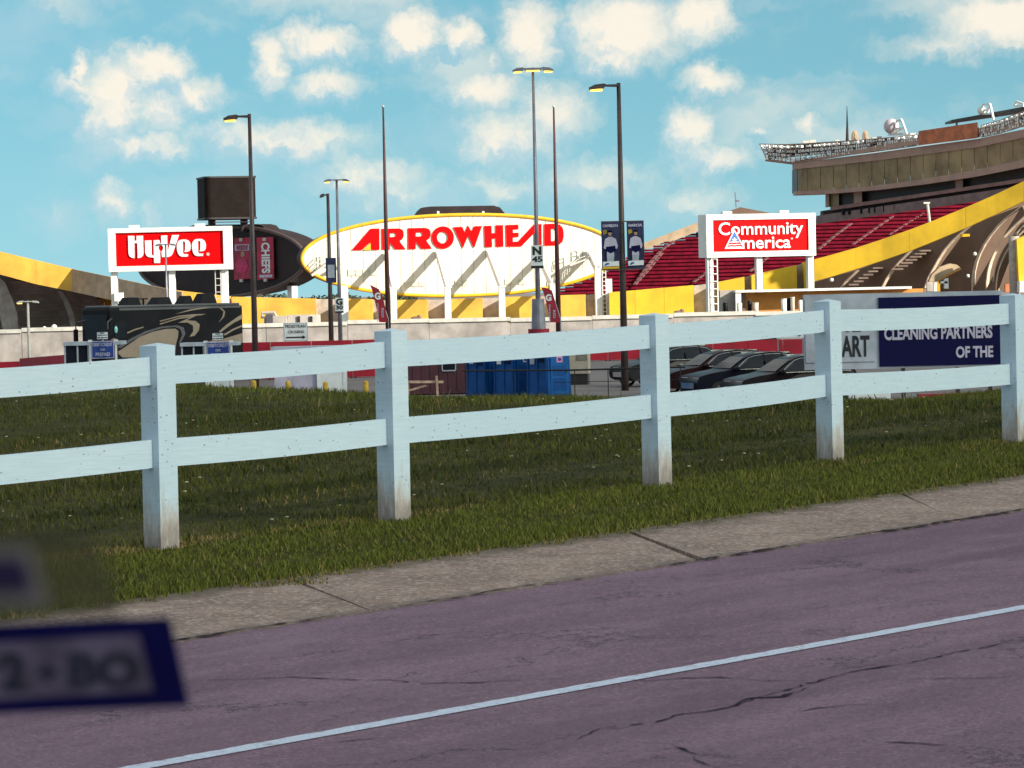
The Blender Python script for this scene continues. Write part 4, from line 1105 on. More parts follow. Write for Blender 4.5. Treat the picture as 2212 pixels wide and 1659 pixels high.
o0, o1 = FAW.pix(*Z2(540,635), -1.4), FAW.pix(*Z2(605,622), -1.4); MB().bar(o0, o1, 1.5, .2).build('stair_landing', M_concpale, board)
st = MB(); p0 = FAW.pix(*Z2(570,790), -5); p1 = FAW.pix(*Z2(603,790), -5)
for xx in (p0.x, (p0.x+p1.x)/2, p1.x): st.bar((xx,-5,0),(xx,-5,p0.z),.3,.3)
for i in range(9): st.bar((p0.x,-5,.4+i*.6),(p1.x,-5,.4+i*.6),.1,.1)
st.build('stair_tower', M_white, board)
lp = [FAW.xz(*q, 4.5) for q in [(896,470),(906,455),(914,448),(930,446),(1066,444),(1080,448),(1094,465),(1094,480),(896,480)]]
MB().prism(lp, 4.5, 7.5).build('top_housing', M_shell, board)
for u in (812, 1170): 
    p = FAW.pix(*Z6(u, 40), 1); MB().box(p.x-.14, p.x+.14, .8, 1.2, p.z-.6, p.z+.35).build('rim_lamp', M_white, board)

# ================================================================== second oval board seen from its dark side
FD = Fr((at(484, 565, 482).x, 482, LOT), R(-53))
dk = FD.thing('oval_board', 'dark brown oval scoreboard back with two crimson banners left of the white oval', 'sign board')
xa, za = FD.xz(304, 590); xb, zb2 = FD.xz(664, 556); _, zt2 = FD.xz(500, 489); _, zb3 = FD.xz(500, 641)
cx2, cz2, ra2, rb2 = (xa+xb)/2, (zt2+zb3)/2, (xb-xa)/2, (zt2-zb3)/2
def ring2(f, y, n=90): return [(cx2 + ra2*f*math.cos(2*math.pi*i/n), y, cz2 + rb2*f*math.sin(2*math.pi*i/n)) for i in range(n)]
b = MB(); n = 90; b.v = ring2(.965, 0) + ring2(1.0, -.35) + ring2(1.0, 3.5)
for i in range(n):
    j = (i+1) % n; b.f.append((i, n+i, n+j, j)); b.f.append((n+i, 2*n+i, 2*n+j, n+j))
b.f.append(tuple(range(n))); b.f.append(tuple(range(2*n, 3*n))[::-1])
b.build('shell', M_shell, dk)
lp = [FD.xz(*q, .5) for q in [(380,510),(398,492),(420,486),(553,484),(566,487),(580,503),(600,515),(560,540),(400,540)]]
MB().prism(lp, .5, 3).build('top_housing', M_shell, dk)
MB().tube(ring2(1.0, -.35), .28, 8, True).build('rim', mat('brown_rim', (.10,.06,.055), .5, .1, 1.), dk, smooth=True)
def dpoly(pts, y): return [FD.xz(*q, y) for q in pts]
for pts in ([(506,514),(541,513),(541,602),(506,604)], [(554,513),(590,512),(592,602),(556,605)]):
    flat('hanging_banner', [dpoly(pts, -.5)], -.5, .08, M_crimson, dk)
x0, z1 = FD.xz(564, 524, -.56); x1, z0 = FD.xz(584, 590, -.56)
text('banner_word', 'CHIEFS', x0, x1, z0, z1, -.56, M_whiteprint, dk, .04, R(-90))
flat('banner_print', [dpoly([(507,528),(538,527),(538,541),(507,542)], -.56)], -.56, .03, M_lilac, dk)
x0, z1 = FD.xz(510, 530, -.62); x1, z0 = FD.xz(536, 540, -.62); text('banner_name', 'WORTHY', x0, x1, z0, z1, -.62, M_crimson, dk, .03)
for pts, m_ in [([(517,560),(530,556),(536,575),(528,590),(514,588),(508,572)], mat('pink_print', (.55,.02,.12), .6, .2, 1.)), (circ(524,549,4.5,6.5,12), M_skin), ([(560,594),(588,593),(588,599),(560,600)], M_lilac)]:
    flat('banner_print', [dpoly(pts, -.56)], -.56, .03, m_, dk)
for q in [(521,518),(572,517),(522,606),(574,605)]:
    p = FD.pix(*q, -.6); MB().box(p.x-.35, p.x+.35, -.75, -.55, p.z-.22, p.z+.22).build('banner_clamp', M_concpale, dk)
for px in (556, 632):
    p = FD.pix(px, 632, 1.5); MB().box(p.x-.6, p.x+.6, 1, 2, 0, p.z+1).build('column', M_white, dk)
for px in (395, 440): 
    p = FD.pix(px, 632, 1.5); MB().box(p.x-.5, p.x+.5, 1, 2, 0, p.z+1.5).build('column', M_shell, dk)
# tall dark screen box above it
FX = Fr((at(500, 470, 474).x, 474, LOT), R(16))
bx = FX.thing('screen_box', 'tall dark brown screen box standing on short legs above the dark oval', 'screen')
xa, za = FX.xz(452, 470); xb, zb2 = FX.xz(555.5, 470); _, ztp = FX.xz(500, 384)
xa -= .5
def rbox(x0, x1, y0, y1, z0, z1, r_, name, m_, parent):
    out = []
    for (ccx, ccy, a0) in ((x1-r_, y1-r_, 0), (x0+r_, y1-r_, 90), (x0+r_, y0+r_, 180), (x1-r_, y0+r_, 270)):
        for k in range(6):
            t = R(a0 + k*18); out.append((ccx + r_*math.cos(t), ccy + r_*math.sin(t)))
    n = len(out); q = MB(); q.v = [(x, y, z0) for x, y in out] + [(x, y, z1) for x, y in out]
    q.f = [tuple(range(n))[::-1], tuple(range(n, 2*n))] + [(i, (i+1) % n, (i+1) % n + n, i+n) for i in range(n)]
    return q.build(name, m_, parent)
rbox(xa, xb, 0, 7, za, ztp, .9, 'casing', mat('screen_brown', (.014,.009,.008), .7, .2, .6, spec=.08), bx)
rbox(xa-.12, xb+.12, -.12, 7.12, ztp, ztp+.25, .9, 'top_trim', M_dark, bx)
rbox(xa-.12, xb+.12, -.12, 7.12, za-.25, za, .9, 'base_trim', M_dark, bx)
for xx in (xa+.8, xb-2.0): MB().box(xx, xx+.9, 1.5, 2.6, FX.pix(500, 500).z, za-.25).build('leg', M_shell, bx)
MB().box(xa+1.2, xb-1, .5, .6, za-.75, za-.62).build('brace', M_shell, bx)

# ================================================================== billboards
def billboard(fr, label, corners, inner, posts, thick, sidetop):
    t = fr.thing('billboard', label, 'billboard', 'red and white billboards by the stadium')
    (x0, z1), (x1, z0) = fr.xz(*corners[0]), fr.xz(*corners[1])
    (i0, j1), (i1, j0) = fr.xz(*inner[0]), fr.xz(*inner[1])
    b = MB()
    b.box(x0, x1, 0, thick, j1, z1); b.box(x0, x1, 0, thick, z0, j0); b.box(x0, i0, 0, thick, j0, j1); b.box(i1, x1, 0, thick, j0, j1)
    b.build('frame', M_white, t)
    MB().box(i0, i1, .16, thick-.05, j0, j1).build('sign_face', M_redsign, t)
    for px in posts:
        p = fr.pix(px, 600, .6)
        MB().box(p.x-.24, p.x+.24, .35, .85, 0, z0).build('post', M_white, t)
    for f in sidetop:
        xx = x0 + (x1-x0)*f; MB().box(xx-.38, xx+.38, .1, .7, z1, z1+.24).build('top_lamp', M_white, t)
    return t
FH = Fr((at(365, 690, 265).x, 265, LOT), R(-4))
hv = billboard(FH, 'white framed red billboard reading HyVee above the dark motorhome', ((232.5,494),(498.5,581.5)), (ZH(207,195),ZH(1985,700)), (247, 372, 486), 1.3, (.21, .75))
def hp(pts): return [FH.xz(*ZH(u, v_), .1) for u, v_ in pts]
e1 = [(1330,298),(1375,300),(1412,320),(1436,360),(1445,410),(1440,460),(1425,488),(1395,500),(1340,505),(1354,470),(1355,350),(1345,332),(1332,328),(1320,335),(1315,352),(1318,515),(1328,538),(1402,541),(1396,580),(1300,582),(1260,562),(1235,520),(1220,460),(1217,400),(1232,345),(1258,315),(1290,302)]
HL = [[(420,240),(520,240),(522,318),(560,318),(558,240),(662,238),(672,530),(660,568),(630,595),(578,606),(572,360),(525,360),(527,606),(480,600),(445,575),(428,530)],
      [(695,318),(800,312),(805,540),(818,560),(842,560),(838,312),(928,308),(940,335),(944,385),(925,405),(917,435),(925,465),(945,490),(945,685),(848,685),(845,597),(760,590),(722,565),(702,520)],
      [(960,235),(1058,232),(1060,360),(1070,490),(1095,400),(1138,228),(1252,225),(1150,530),(1128,562),(1095,582),(1060,588),(975,588),(968,490),(990,465),(994,430),(985,400),(965,388)],
      e1, [(u+248, v_-10) for u, v_ in e1]]
for lp in HL: flat('letter', [hp(lp)], .06, .10, M_whiteprint, hv)
flat('letter_bridge', [hp([(930,360),(972,360),(972,386),(930,386)])], .06, .10, M_whiteprint, hv)
flat('trade_mark', [hp(circ(1727,540,26,26,16))], .10, .06, mat('pale_pink_print', (.75,.45,.45), .6), hv)
p = FH.pix(472, 640, .3); b = MB()
for i in range(10): b.bar((p.x-.22, .3, 1+i*.55), (p.x+.22, .3, 1+i*.55), .05, .05)
b.bar((p.x-.22,.3,0),(p.x-.22,.3,7),.06,.06); b.bar((p.x+.22,.3,0),(p.x+.22,.3,7),.06,.06); b.build('ladder', M_concpale, hv)
p = FH.pix(*ZR(662,165), .2); MB().box(p.x-.35, p.x+.35, .0, .4, p.z-.35, p.z+.35).build('switch_box', M_white, hv)

FC = Fr((at(1645, 690, 262).x, 262, LOT), R(17))
ca = billboard(FC, 'white framed red billboard reading Community America before the red seats', (ZC(165,165),ZC(2022,855)), (ZC(280,258),ZC(1902,765)), (1533, 1639, 1750), 1.9, (.2, .72))
def cbox(u0, u1, v0, v1, y): 
    x0, z1 = FC.xz(*ZC(u0, v0), y); x1, z0 = FC.xz(*ZC(u1, v1), y); return x0, x1, z0, z1
text('word', 'Community', *cbox(372, 1805, 298, 556, .10), .09, M_whiteprint, ca, .010, depth=.05)
text('word', 'merica', *cbox(768, 1592, 545, 728, .10), .09, M_whiteprint, ca, .014, depth=.05)
def cpoly(pts): return [FC.xz(*ZC(u, v_), .08) for u, v_ in pts]
flat('triangle_edge', [cpoly([(640,412),(818,738),(476,742)])], .05, .05, M_whiteprint, ca)
flat('triangle_red', [cpoly([(640,452),(786,718),(514,720)])], .03, .03, M_redsign, ca)
flat('triangle_blue', [cpoly([(640,455),(728,610),(690,615),(600,610),(564,612)])], .015, .03, mat('emblem_blue', (.02,.11,.50), .5), ca)
flat('emblem_star', [cpoly([(640,545),(655,578),(690,580),(664,602),(676,640),(640,620),(604,640),(615,602),(588,580),(625,578)])], .0, .025, M_whiteprint, ca)
for v0 in (622, 665, 706):
    e_ = (v0-452)*.5
    flat('emblem_stripe', [cpoly([(640-e_+6,v0+6),(640-e_*.4,v0-4),(640,v0+4),(640+e_*.4,v0-6),(640+e_-6,v0),(640+e_-3,v0+14),(640+e_*.4,v0+10),(640,v0+20),(640-e_*.4,v0+12),(640-e_+3,v0+20)])], .012, .02, M_whiteprint, ca)
flat('trade_mark', [cpoly(circ(1614,568,16,16,14))], .09, .05, mat('pale_pink_print', (.75,.45,.45)), ca)
p = FC.pix(*Z4(597, 700), .2); b = MB()
for i in range(11): b.bar((p.x-.25, .2, .6+i*.6), (p.x+.25, .2, .6+i*.6), .06, .06)
b.bar((p.x-.25,.2,0),(p.x-.25,.2,8),.07,.07); b.bar((p.x+.25,.2,0),(p.x+.25,.2,8),.07,.07); b.build('ladder', M_white, ca)

# ================================================================== retaining wall in front of the stadium, panel by panel
rw = thing('retaining_wall', 'long pale concrete retaining wall in front of the stadium', 'wall', (0, 240, LOT))
xx = -60.0; i = 0
while xx < 64:
    x1 = xx + 6.0
    zt = 2.46 + 0.06*math.sin(i*1.7)
    MB().box(xx+.02, x1-.02, 0, .5, 0, zt-.28).build('wall_panel', mat('grey_wall_face', (.40,.35,.33), .9, .2, .6, .4, 8, streak=.4), rw)
    MB().box(xx+.01, x1-.01, -.12, .62, zt-.28, zt).build('coping', M_concpale, rw)
    xx = x1; i += 1
# small things lying on the coping
def small_box(name, label, cat, px, py, Y, sx, sy, sz, m_, bev=.05):
    p = at(px, py, Y); o = thing(name, label, cat, (p.x, p.y, p.z))
    b = MB(); b.box(-sx/2, sx/2, -sy/2, sy/2, 0, sz).build('body', m_, o, bevel=bev)
    return o

# ================================================================== lamp posts
def pole(name, label, px_top, py_top, Y, r0, r1, m_, zb=LOT, px_base=None):
    p = at(px_top, py_top, Y); h = p.z - zb
    # stand where the top is (poles are upright)
    t = thing(name, label, 'lamp post', (p.x, Y, zb), 0, 'lamp posts of the parking lot')
    MB().tube([(0,0,-.2),(0,0,h*.5),(0,0,h)], [r0, (r0+r1)/2, r1], 14).build('shaft', m_, t, smooth=True)
    return t, h
def lamp_head(t, x, z, L, dirx, m_, lens=True, th=.13):
    """flat street lamp: a tapering body on a short arm"""
    b = MB()
    pr = [(0, -.05), (dirx*L*.45, -.02), (dirx*L*.5, -.10), (dirx*L*.98, -.16), (dirx*L, -.06), (dirx*L*.8, .06), (dirx*L*.5, .10), (dirx*L*.4, .05), (0, .06)]
    b.prism([(x+a_, z+c_*th/.13) for a_, c_ in pr], -.20, .20)
    h = b.build('lamp_head', m_, t)
    if lens:
        c = MB(); xa, xb = sorted((x+dirx*L*.54, x+dirx*L*.95)); c.box(xa, xb, -.16, .16, z-.215*th/.13, z-.13*th/.13).build('lens', M_lamp, h, bevel=.02)
tA, h = pole('street_lamp', 'tall brown single-arm lamp post rising right of the HyVee billboard', 538.5, 246, 145, .15, .075, M_polebrown)
lamp_head(tA, 0, h-.12, 1.15, -1, M_polebrown)
tB, h = pole('street_lamp', 'tall thick brown single-arm lamp post carrying two player banners', 1336, 179, 140, .165, .085, M_polebrown)
lamp_head(tB, 0, h-.12, 1.28, -1, M_polebrown)
tC, h = pole('street_lamp', 'tallest grey lamp post with three lamp heads and the N 45 sign', 1151, 146, 190, .17, .07, M_polegrey)
for dx in (-1, 1): lamp_head(tC, 0, h-.08, 1.2, dx, M_polegrey)
b = MB(); b.box(-.5,.5,-.9,-.2,h-.2,h-.08).build('lamp_head', M_polegrey, tC); MB().box(-.4,.4,-.85,-.25,h-.26,h-.205).build('lens', M_lamp, tC)
MB().tube([(0,0,-.1),(0,0,1.9)], .6, 18).build('footing', M_conc, tC, smooth=False)
MB().tube([(0,0,1.9),(0,0,2.15)], .62, 18).build('red_band', M_flagred, tC)
MB().tube([(0,0,2.15),(0,0,3.9)], [.42,.36], 18).build('base_cover', M_polegrey, tC)
def sign_on(t, h0, h1, wd, name, lines, col=M_whiteprint, ink=M_ink, bar=None, y=-.3):
    s = MB().box(-wd/2, wd/2, y-.05, y, h0, h1).build(name, col, t)
    for (tx, x0, x1, z0, z1, bo) in lines:
        text('sign_text', tx, x0*wd, x1*wd, h0+(h1-h0)*z0, h0+(h1-h0)*z1, y-.06, ink, s, bo, depth=.01)
    if bar: MB().box(-wd/2+.002, wd/2-.002, y-.062, y-.052, h0+.004, h0+(h1-h0)*bar).build('sign_bar', ink, s)
    return s
def zpx(px, py, Y): return at(px, py, Y).z - LOT
sign_on(tC, zpx(1159,580,190), zpx(1159,530,190), .73, 'zone_sign', [('N',-.36,.36,.58,.95,.05),('45',-.42,.42,.27,.53,.04)], bar=.12)
tD, h = pole('street_lamp', 'slim grey double-arm lamp post with the G 30 sign', 727, 387, 205, .15, .07, M_polegrey)
for dx in (-1, 1): lamp_head(tD, 0, h-.06, .80, dx, M_polegrey, th=.1)
sign_on(tD, zpx(734,676,205), zpx(734,643,205), .54, 'zone_sign', [('G',-.38,.38,.52,.95,.05),('30',-.42,.42,.22,.50,.04)], bar=.12)
tE, h = pole('street_lamp', 'dark single-arm lamp post with a faded banner beside the G 30 post', 708, 418, 200, .17, .09, M_polebrown)
lamp_head(tE, 0, h-.1, .5, -1, M_polebrown, lens=False)
bn = MB().box(-.22, .42, -.26, -.22, zpx(716,611,200), zpx(716,557,200)).build('banner', M_navy2, tE)
MB().box(-.1, .32, -.28, -.265, zpx(716,600,200), zpx(716,572,200)).build('banner_print', M_greyprint, tE)
tF, h = pole('street_lamp', 'small pale double-arm lamp post at the far left before the grey wall', 60, 650, 222, .11, .08, M_concpale)
for dx in (-1, 1): lamp_head(tF, 0, h-.05, .75, dx, M_concpale, lens=(dx < 0), th=.09)
tG, h = pole('street_lamp', 'slim double-arm lamp post standing in front of the HyVee billboard', 357.5, 527, 228, .10, .055, M_polegrey)
for dx in (-1, 1): lamp_head(tG, 0, h-.04, .72, dx, M_polegrey, lens=False, th=.09)
# player banners on the thick post
def banner(t, x0, x1, zt, zb, name, hand, sgn):
    s = MB()
    n = 8
    for k in range(n):
        f0, f1 = k/n, (k+1)/n
        y0 = -.22 - .03*math.sin(f0*5); y1 = -.22 - .03*math.sin(f1*5)
        za, zb_ = zt + (zb-zt)*f0, zt + (zb-zt)*f1
        s.hexa([(x0,y1,zb_),(x1,y1,zb_),(x1,y1+.02,zb_),(x0,y1+.02,zb_)], [(x0,y0,za),(x1,y0,za),(x1,y0+.02,za),(x0,y0+.02,za)])
    bn = s.build('player_banner', M_navy2, t)
    W_, H_ = x1-x0, zt-zb
    P = lambda u, v_: (x0 + W_*u, zt - H_*v_)
    text('banner_name', name, P(.08,0)[0], P(.92,0)[0], P(0,.115)[1], P(0,.055)[1], -.30, M_lilac, bn, .05, depth=.01)
    def fp(pts, m_, y=-.28): flat('banner_print', [[P(u, v_) for u, v_ in pts]], y, .012, m_, bn)
    fp([(.08,.18),(.28,.16),(.32,.24),(.10,.27)], mat('mustard_print', (.40,.26,.03), .6, .2, 3.))
    hx = .48 if hand else .52
    fp([(hx+.10*math.cos(t_), .245+.052*math.sin(t_)) for t_ in np.linspace(0, 2*math.pi, 12, endpoint=False)], M_skin)
    fp([(hx-.11,.225),(hx+.13,.225),(hx+.10,.18),(hx-.08,.18)], M_navy)
    fp([(.20,.36),(.40,.315),(.58,.315),(.80,.36),(.90,.50),(.86,.56),(.66,.58),(.70,.70),(.28,.70),(.30,.58),(.12,.55)], M_lilac)
    fp([(.25,.52),(.75,.50),(.80,.60),(.50,.66),(.22,.60)], M_navy, -.285)
    fp([(.28,.70),(.70,.70),(.66,.82),(.30,.83)], M_greyprint)
    fp([(.05,.83),(.95,.82),(.95,.92),(.05,.93)], M_whiteprint, -.285)
    fp([(.12,.90),(.25,.855),(.40,.86),(.42,.88),(.28,.90),(.20,.915)], mat('emblem_navy', (.04,.09,.35), .6), -.292)
    if hand: fp([(.04,.94),(.96,.93),(.96,.975),(.04,.985)], M_gold, -.285)
    MB().bar((x0 if hand else x0-.15, -.2, zt), (x1+.15 if hand else x1, -.2, zt), .05, .05).build('banner_arm', M_polebrown, t)
    MB().bar((x0 if hand else x0-.15, -.2, zb), (x1+.15 if hand else x1, -.2, zb), .05, .05).build('banner_arm', M_polebrown, t)
bx0 = tB.location.x
def bxp(px, py): return at(px, py, 140).x - bx0
banner(tB, bxp(1299,530), bxp(1338,530), zpx(1320,479,140), zpx(1320,583,140), 'CAMERON', True, 1)
banner(tB, bxp(1354,530), bxp(1391,530), zpx(1370,478,140), zpx(1370,581,140), 'GARCIA', False, 1)
# flag poles without flags
for (px, py, pyb, lab) in [(827.5,232,690,'bare dark red flagpole before the left half of the white oval'), (1196,232,690,'bare dark red flagpole before the right end of the white oval')]:
    p = at(px, py, 212); h = p.z - LOT
    t = thing('flagpole', lab, 'flagpole', (p.x, 212, LOT), 0, 'bare flagpoles')
    MB().tube([(0,0,-.1),(0,0,h*.6),(0,0,h)], [.19,.12,.055], 12).build('shaft', M_polered, t, smooth=True)
    MB().ball((0,0,h+.06), .09, 10, 8).build('finial', M_concpale, t, smooth=True)
# feather flags
def feather(pts, Y, lab, Zf, gpos, tpos):
    fr = Fr((at(*Zf(*pts[0]), Y).x, Y, LOT), 0)
    t = fr.thing('feather_flag', lab, 'flag', 'red feather flags')
    lp = [fr.xz(*Zf(u, v_)) for u, v_ in pts]
    flat('cloth', [lp], 0, .03, M_flagred, t)
    x0, z0_ = lp[0]
    low = [q for q in lp if q[1] < min(z for _, z in lp) + .4]
    xb = max(q[0] for q in low)
    MB().tube([(xb+.05, .06, 0), (xb+.02, .06, lp[-1][1] if False else min(z for _, z in lp)+.2), (lp[2][0]+.02, .06, lp[2][1]), (lp[0][0], .06, lp[0][1])], [.03,.03,.02,.012], 6).build('pole', M_polegrey, t)
    def bb(u0, u1, v0, v1):
        a_, b_ = fr.xz(*Zf(u0, v0)); c_, d_ = fr.xz(*Zf(u1, v1)); return a_, c_, d_, b_
    text('flag_letter', 'G', *bb(*gpos), -.02, M_whiteprint, t, .05, depth=.01)
    for s_, q in tpos: text('flag_word', s_, *bb(*q), -.02, M_lilac, t, .02, R(-90), depth=.01)
feather([(778,785),(800,795),(842,818),(862,850),(880,900),(895,970),(912,1066),(848,1066),(835,1000),(822,940),(805,870),(792,820)], 186, 'red feather flag with a white G nearer the slim G 30 post', Z2, (812,858,842,895), [('PARKING',(828,845,925,1060)),('RED',(862,882,960,1030))])
feather([(680,803),(720,808),(755,826),(768,850),(785,910),(800,970),(822,1066),(748,1066),(735,1000),(722,940),(708,880),(692,830)], 186, 'red feather flag with a white G beside the N 45 lamp post base', Z3, (712,758,856,906), [('PARKING',(735,752,935,1060)),('RED',(768,788,975,1035))])

# ================================================================== motorhome
FV = Fr((at(237, 700, 165).x, 165, LOT), R(42))
rv = FV.thing('motorhome', 'large black motorhome with tan swirl graphics parked under the HyVee billboard', 'motorhome')
Lx = FV.pix(525, 700, 0).x; zr = FV.pix(380, 662, 0).z
body = MB().box(0, Lx, 0, 2.5, .55, zr).build('body', M_black, rv, bevel=.12)
MB().box(.15, Lx-.1, .12, 2.38, zr-.01, zr+.12).build('roof', M_rvgrey, rv, bevel=.05)
MB().box(.6, Lx-.15, -.02, -.0, zr-.14, zr-.02).build('awning', M_rvgrey, rv)
MB().box(-.06, .0, .2, 2.3, 1.45, zr-.35).build('windscreen', M_glassdark, rv, bevel=.02)
MB().box(-.08, .0, .2, 1.15, .75, 1.3).build('front_panel', M_rvgrey, rv)
MB().box(-.10, -.05, .35, 1.0, 1.08, 1.18).build('grille', M_black, rv)
for y in (-.18, 2.65):
    q = MB().tube([(.2, y*.4+.4 if y > 0 else .05, zr-.5), (-.25, y, zr-.7), (-.25, y, zr-1.1)], .04, 6).build('mirror_arm', M_rvgrey, rv)
    MB().box(-.36,-.16,y-.1,y+.1,zr-1.75,zr-1.05).build('mirror', M_black, rv, bevel=.05)
MB().box(.28, 1.05, -.03, .0, zr-1.55, zr-.75).build('side_window', M_glassdark, rv)
p = FV.pix(*ZR(628,540), -.05); MB().ball((p.x, -.04, p.z), .17, 12, 8, (.6,.3,1.1)).build('side_lamp', mat('teal_reflector', (.35,.75,.75), .2), rv, smooth=True)
SW = [([(560,660),(700,590),(850,530),(945,505),(945,517),(850,547),(700,614),(600,662)], M_rvtan),
      ([(740,735),(900,625),(1050,565),(1200,532),(1310,528),(1345,555),(1340,620),(1318,700),(1300,860),(700,860),(640,800)], M_rvtan),
      ([(640,740),(800,640),(960,560),(1150,505),(1330,490),(1405,515),(1425,590),(1370,690),(1348,690),(1388,600),(1365,535),(1310,510),(1160,522),(980,580),(820,665),(680,752)], M_rvgrey),
      ([(1130,438),(1350,380),(1520,362),(1665,360),(1600,375),(1350,393),(1135,449)], M_rvtan),
      ([(1130,470),(1350,402),(1560,375),(1440,432),(1540,440),(1590,480),(1580,550),(1530,610),(1470,622),(1515,560),(1512,495),(1450,458),(1340,462),(1480,400),(1350,417),(1135,482)], M_rvtan),
      ([(1300,362),(1480,308),(1640,283),(1720,288),(1640,297),(1490,322)], M_rvtan),
      ([(1790,283),(1840,292),(1882,330),(1872,392),(1808,460),(1852,390),(1862,335),(1832,303)], M_rvtan),
      ([(1810,560),(1900,480),(2000,410),(2080,360),(2080,412),(1980,462),(1890,527),(1830,574)], M_rvtan),
      ([(1860,595),(1970,530),(2080,485),(2080,502),(1975,550),(1880,607)], M_rvtan),
      ([(1880,640),(2080,580),(2080,690),(1700,720),(1500,760),(1400,760),(1560,700)], M_rvtan)]
for k, (pts, m_) in enumerate(SW):
    lp = [FV.xz(*ZR(u, v_), -.02) for u, v_ in pts]
    flat('stripe', [lp], -.014 - .004*(k % 3), .012, m_, rv)
for (u0, u1, v0, v1) in [(708,895,172,240),(1045,1255,170,225),(1365,1500,152,205),(1565,1765,125,200)]:
    a_, c_ = FV.pix(*ZR(u0, v1), .9), FV.pix(*ZR(u1, v1), .9)
    zt = FV.pix(*ZR(u0, v0), .9).z
    b = MB(); b.hexa([(a_.x,.7,zr+.1),(c_.x,.7,zr+.1),(c_.x,1.5,zr+.1),(a_.x,1.5,zr+.1)], [(a_.x+.3,.8,max(zt,zr+.3)),(c_.x-.12,.8,max(zt,zr+.3)),(c_.x-.12,1.4,max(zt,zr+.3)),(a_.x+.3,1.4,max(zt,zr+.3))])
    b.build('roof_unit', M_black, rv, bevel=.05)
p = FV.pix(*ZR(940, 200), .9); MB().tube([(p.x,.9,zr+.1),(p.x,.9,zr+.42)], .05, 8).build('roof_vent', M_black, rv)
MB().box(p.x-.18,p.x+.18,.75,1.05,zr+.4,zr+.46).build('roof_vent', M_black, rv)
def wheel(parent, x, y, r_, wd, z=None):
    z = r_ if z is None else z
    w_ = MB().tube([(x, y, z), (x, y+wd, z)], r_, 24).build('wheel', M_tyre, parent)
    MB().tube([(x, y-.02, z), (x, y+.05, z)], r_*.6, 18).build('rim', M_chrome, w_)
    MB().tube([(x, y-.03, z), (x, y, z)], r_*.2, 10).build('hub', M_rvgrey, w_)
for x in (1.6, Lx-2.2):
    wheel(rv, x, -.03, .48, .3); wheel(rv, x, 2.25, .48, .3)
    MB().tube([(x,-.012,.5),(x,.05,.5)], .62, 24).build('wheel_arch', M_tyre, rv)

# ================================================================== red barriers
def barrier(label, pts, Y0, Y1, zt0, zt1, n, hz=None):
    A, B = at(pts[0], 780, Y0), at(pts[1], 780, Y1)
    t = thing('red_barrier', label, 'barrier', (A.x, A.y, LOT), math.atan2(B.y-A.y, B.x-A.x), 'red barrier walls across the lot')
    L = math.hypot(B.x-A.x, B.y-A.y)
    for i in range(n):
        f0, f1 = i/n, (i+1)/n
        x0, x1 = L*f0+.015, L*f1-.015
        z0, z1 = zt0+(zt1-zt0)*f0, zt0+(zt1-zt0)*f1
        MB().hexa([(x0,0,0.05),(x1,0,0.05),(x1,.25,.05),(x0,.25,.05)], [(x0,0,z0),(x1,0,z1),(x1,.25,z1),(x0,.25,z0)]).build('barrier_panel', M_redwall, t)
        for xx in (x0+.1, x1-.1):
            MB().box(xx-.05, xx+.05, .25, .9, 0, .08).build('foot', M_dark, t)
    return t
barrier('long low red barrier wall behind the parked cars', (1238, 1768), 199, 199, 1.07, 1.07, 7)
barrier('tall red barrier wall behind the ticket booths', (496, 850), 172, 172, 1.98, 2.0, 4)
barrier('short red barrier end standing left of the first booth', (42, 170), 166, 160, 1.52, 1.80, 2)
barrier('lowest red barrier at the left edge of the picture', (-90, 42), 168, 168, 1.30, 1.34, 2)

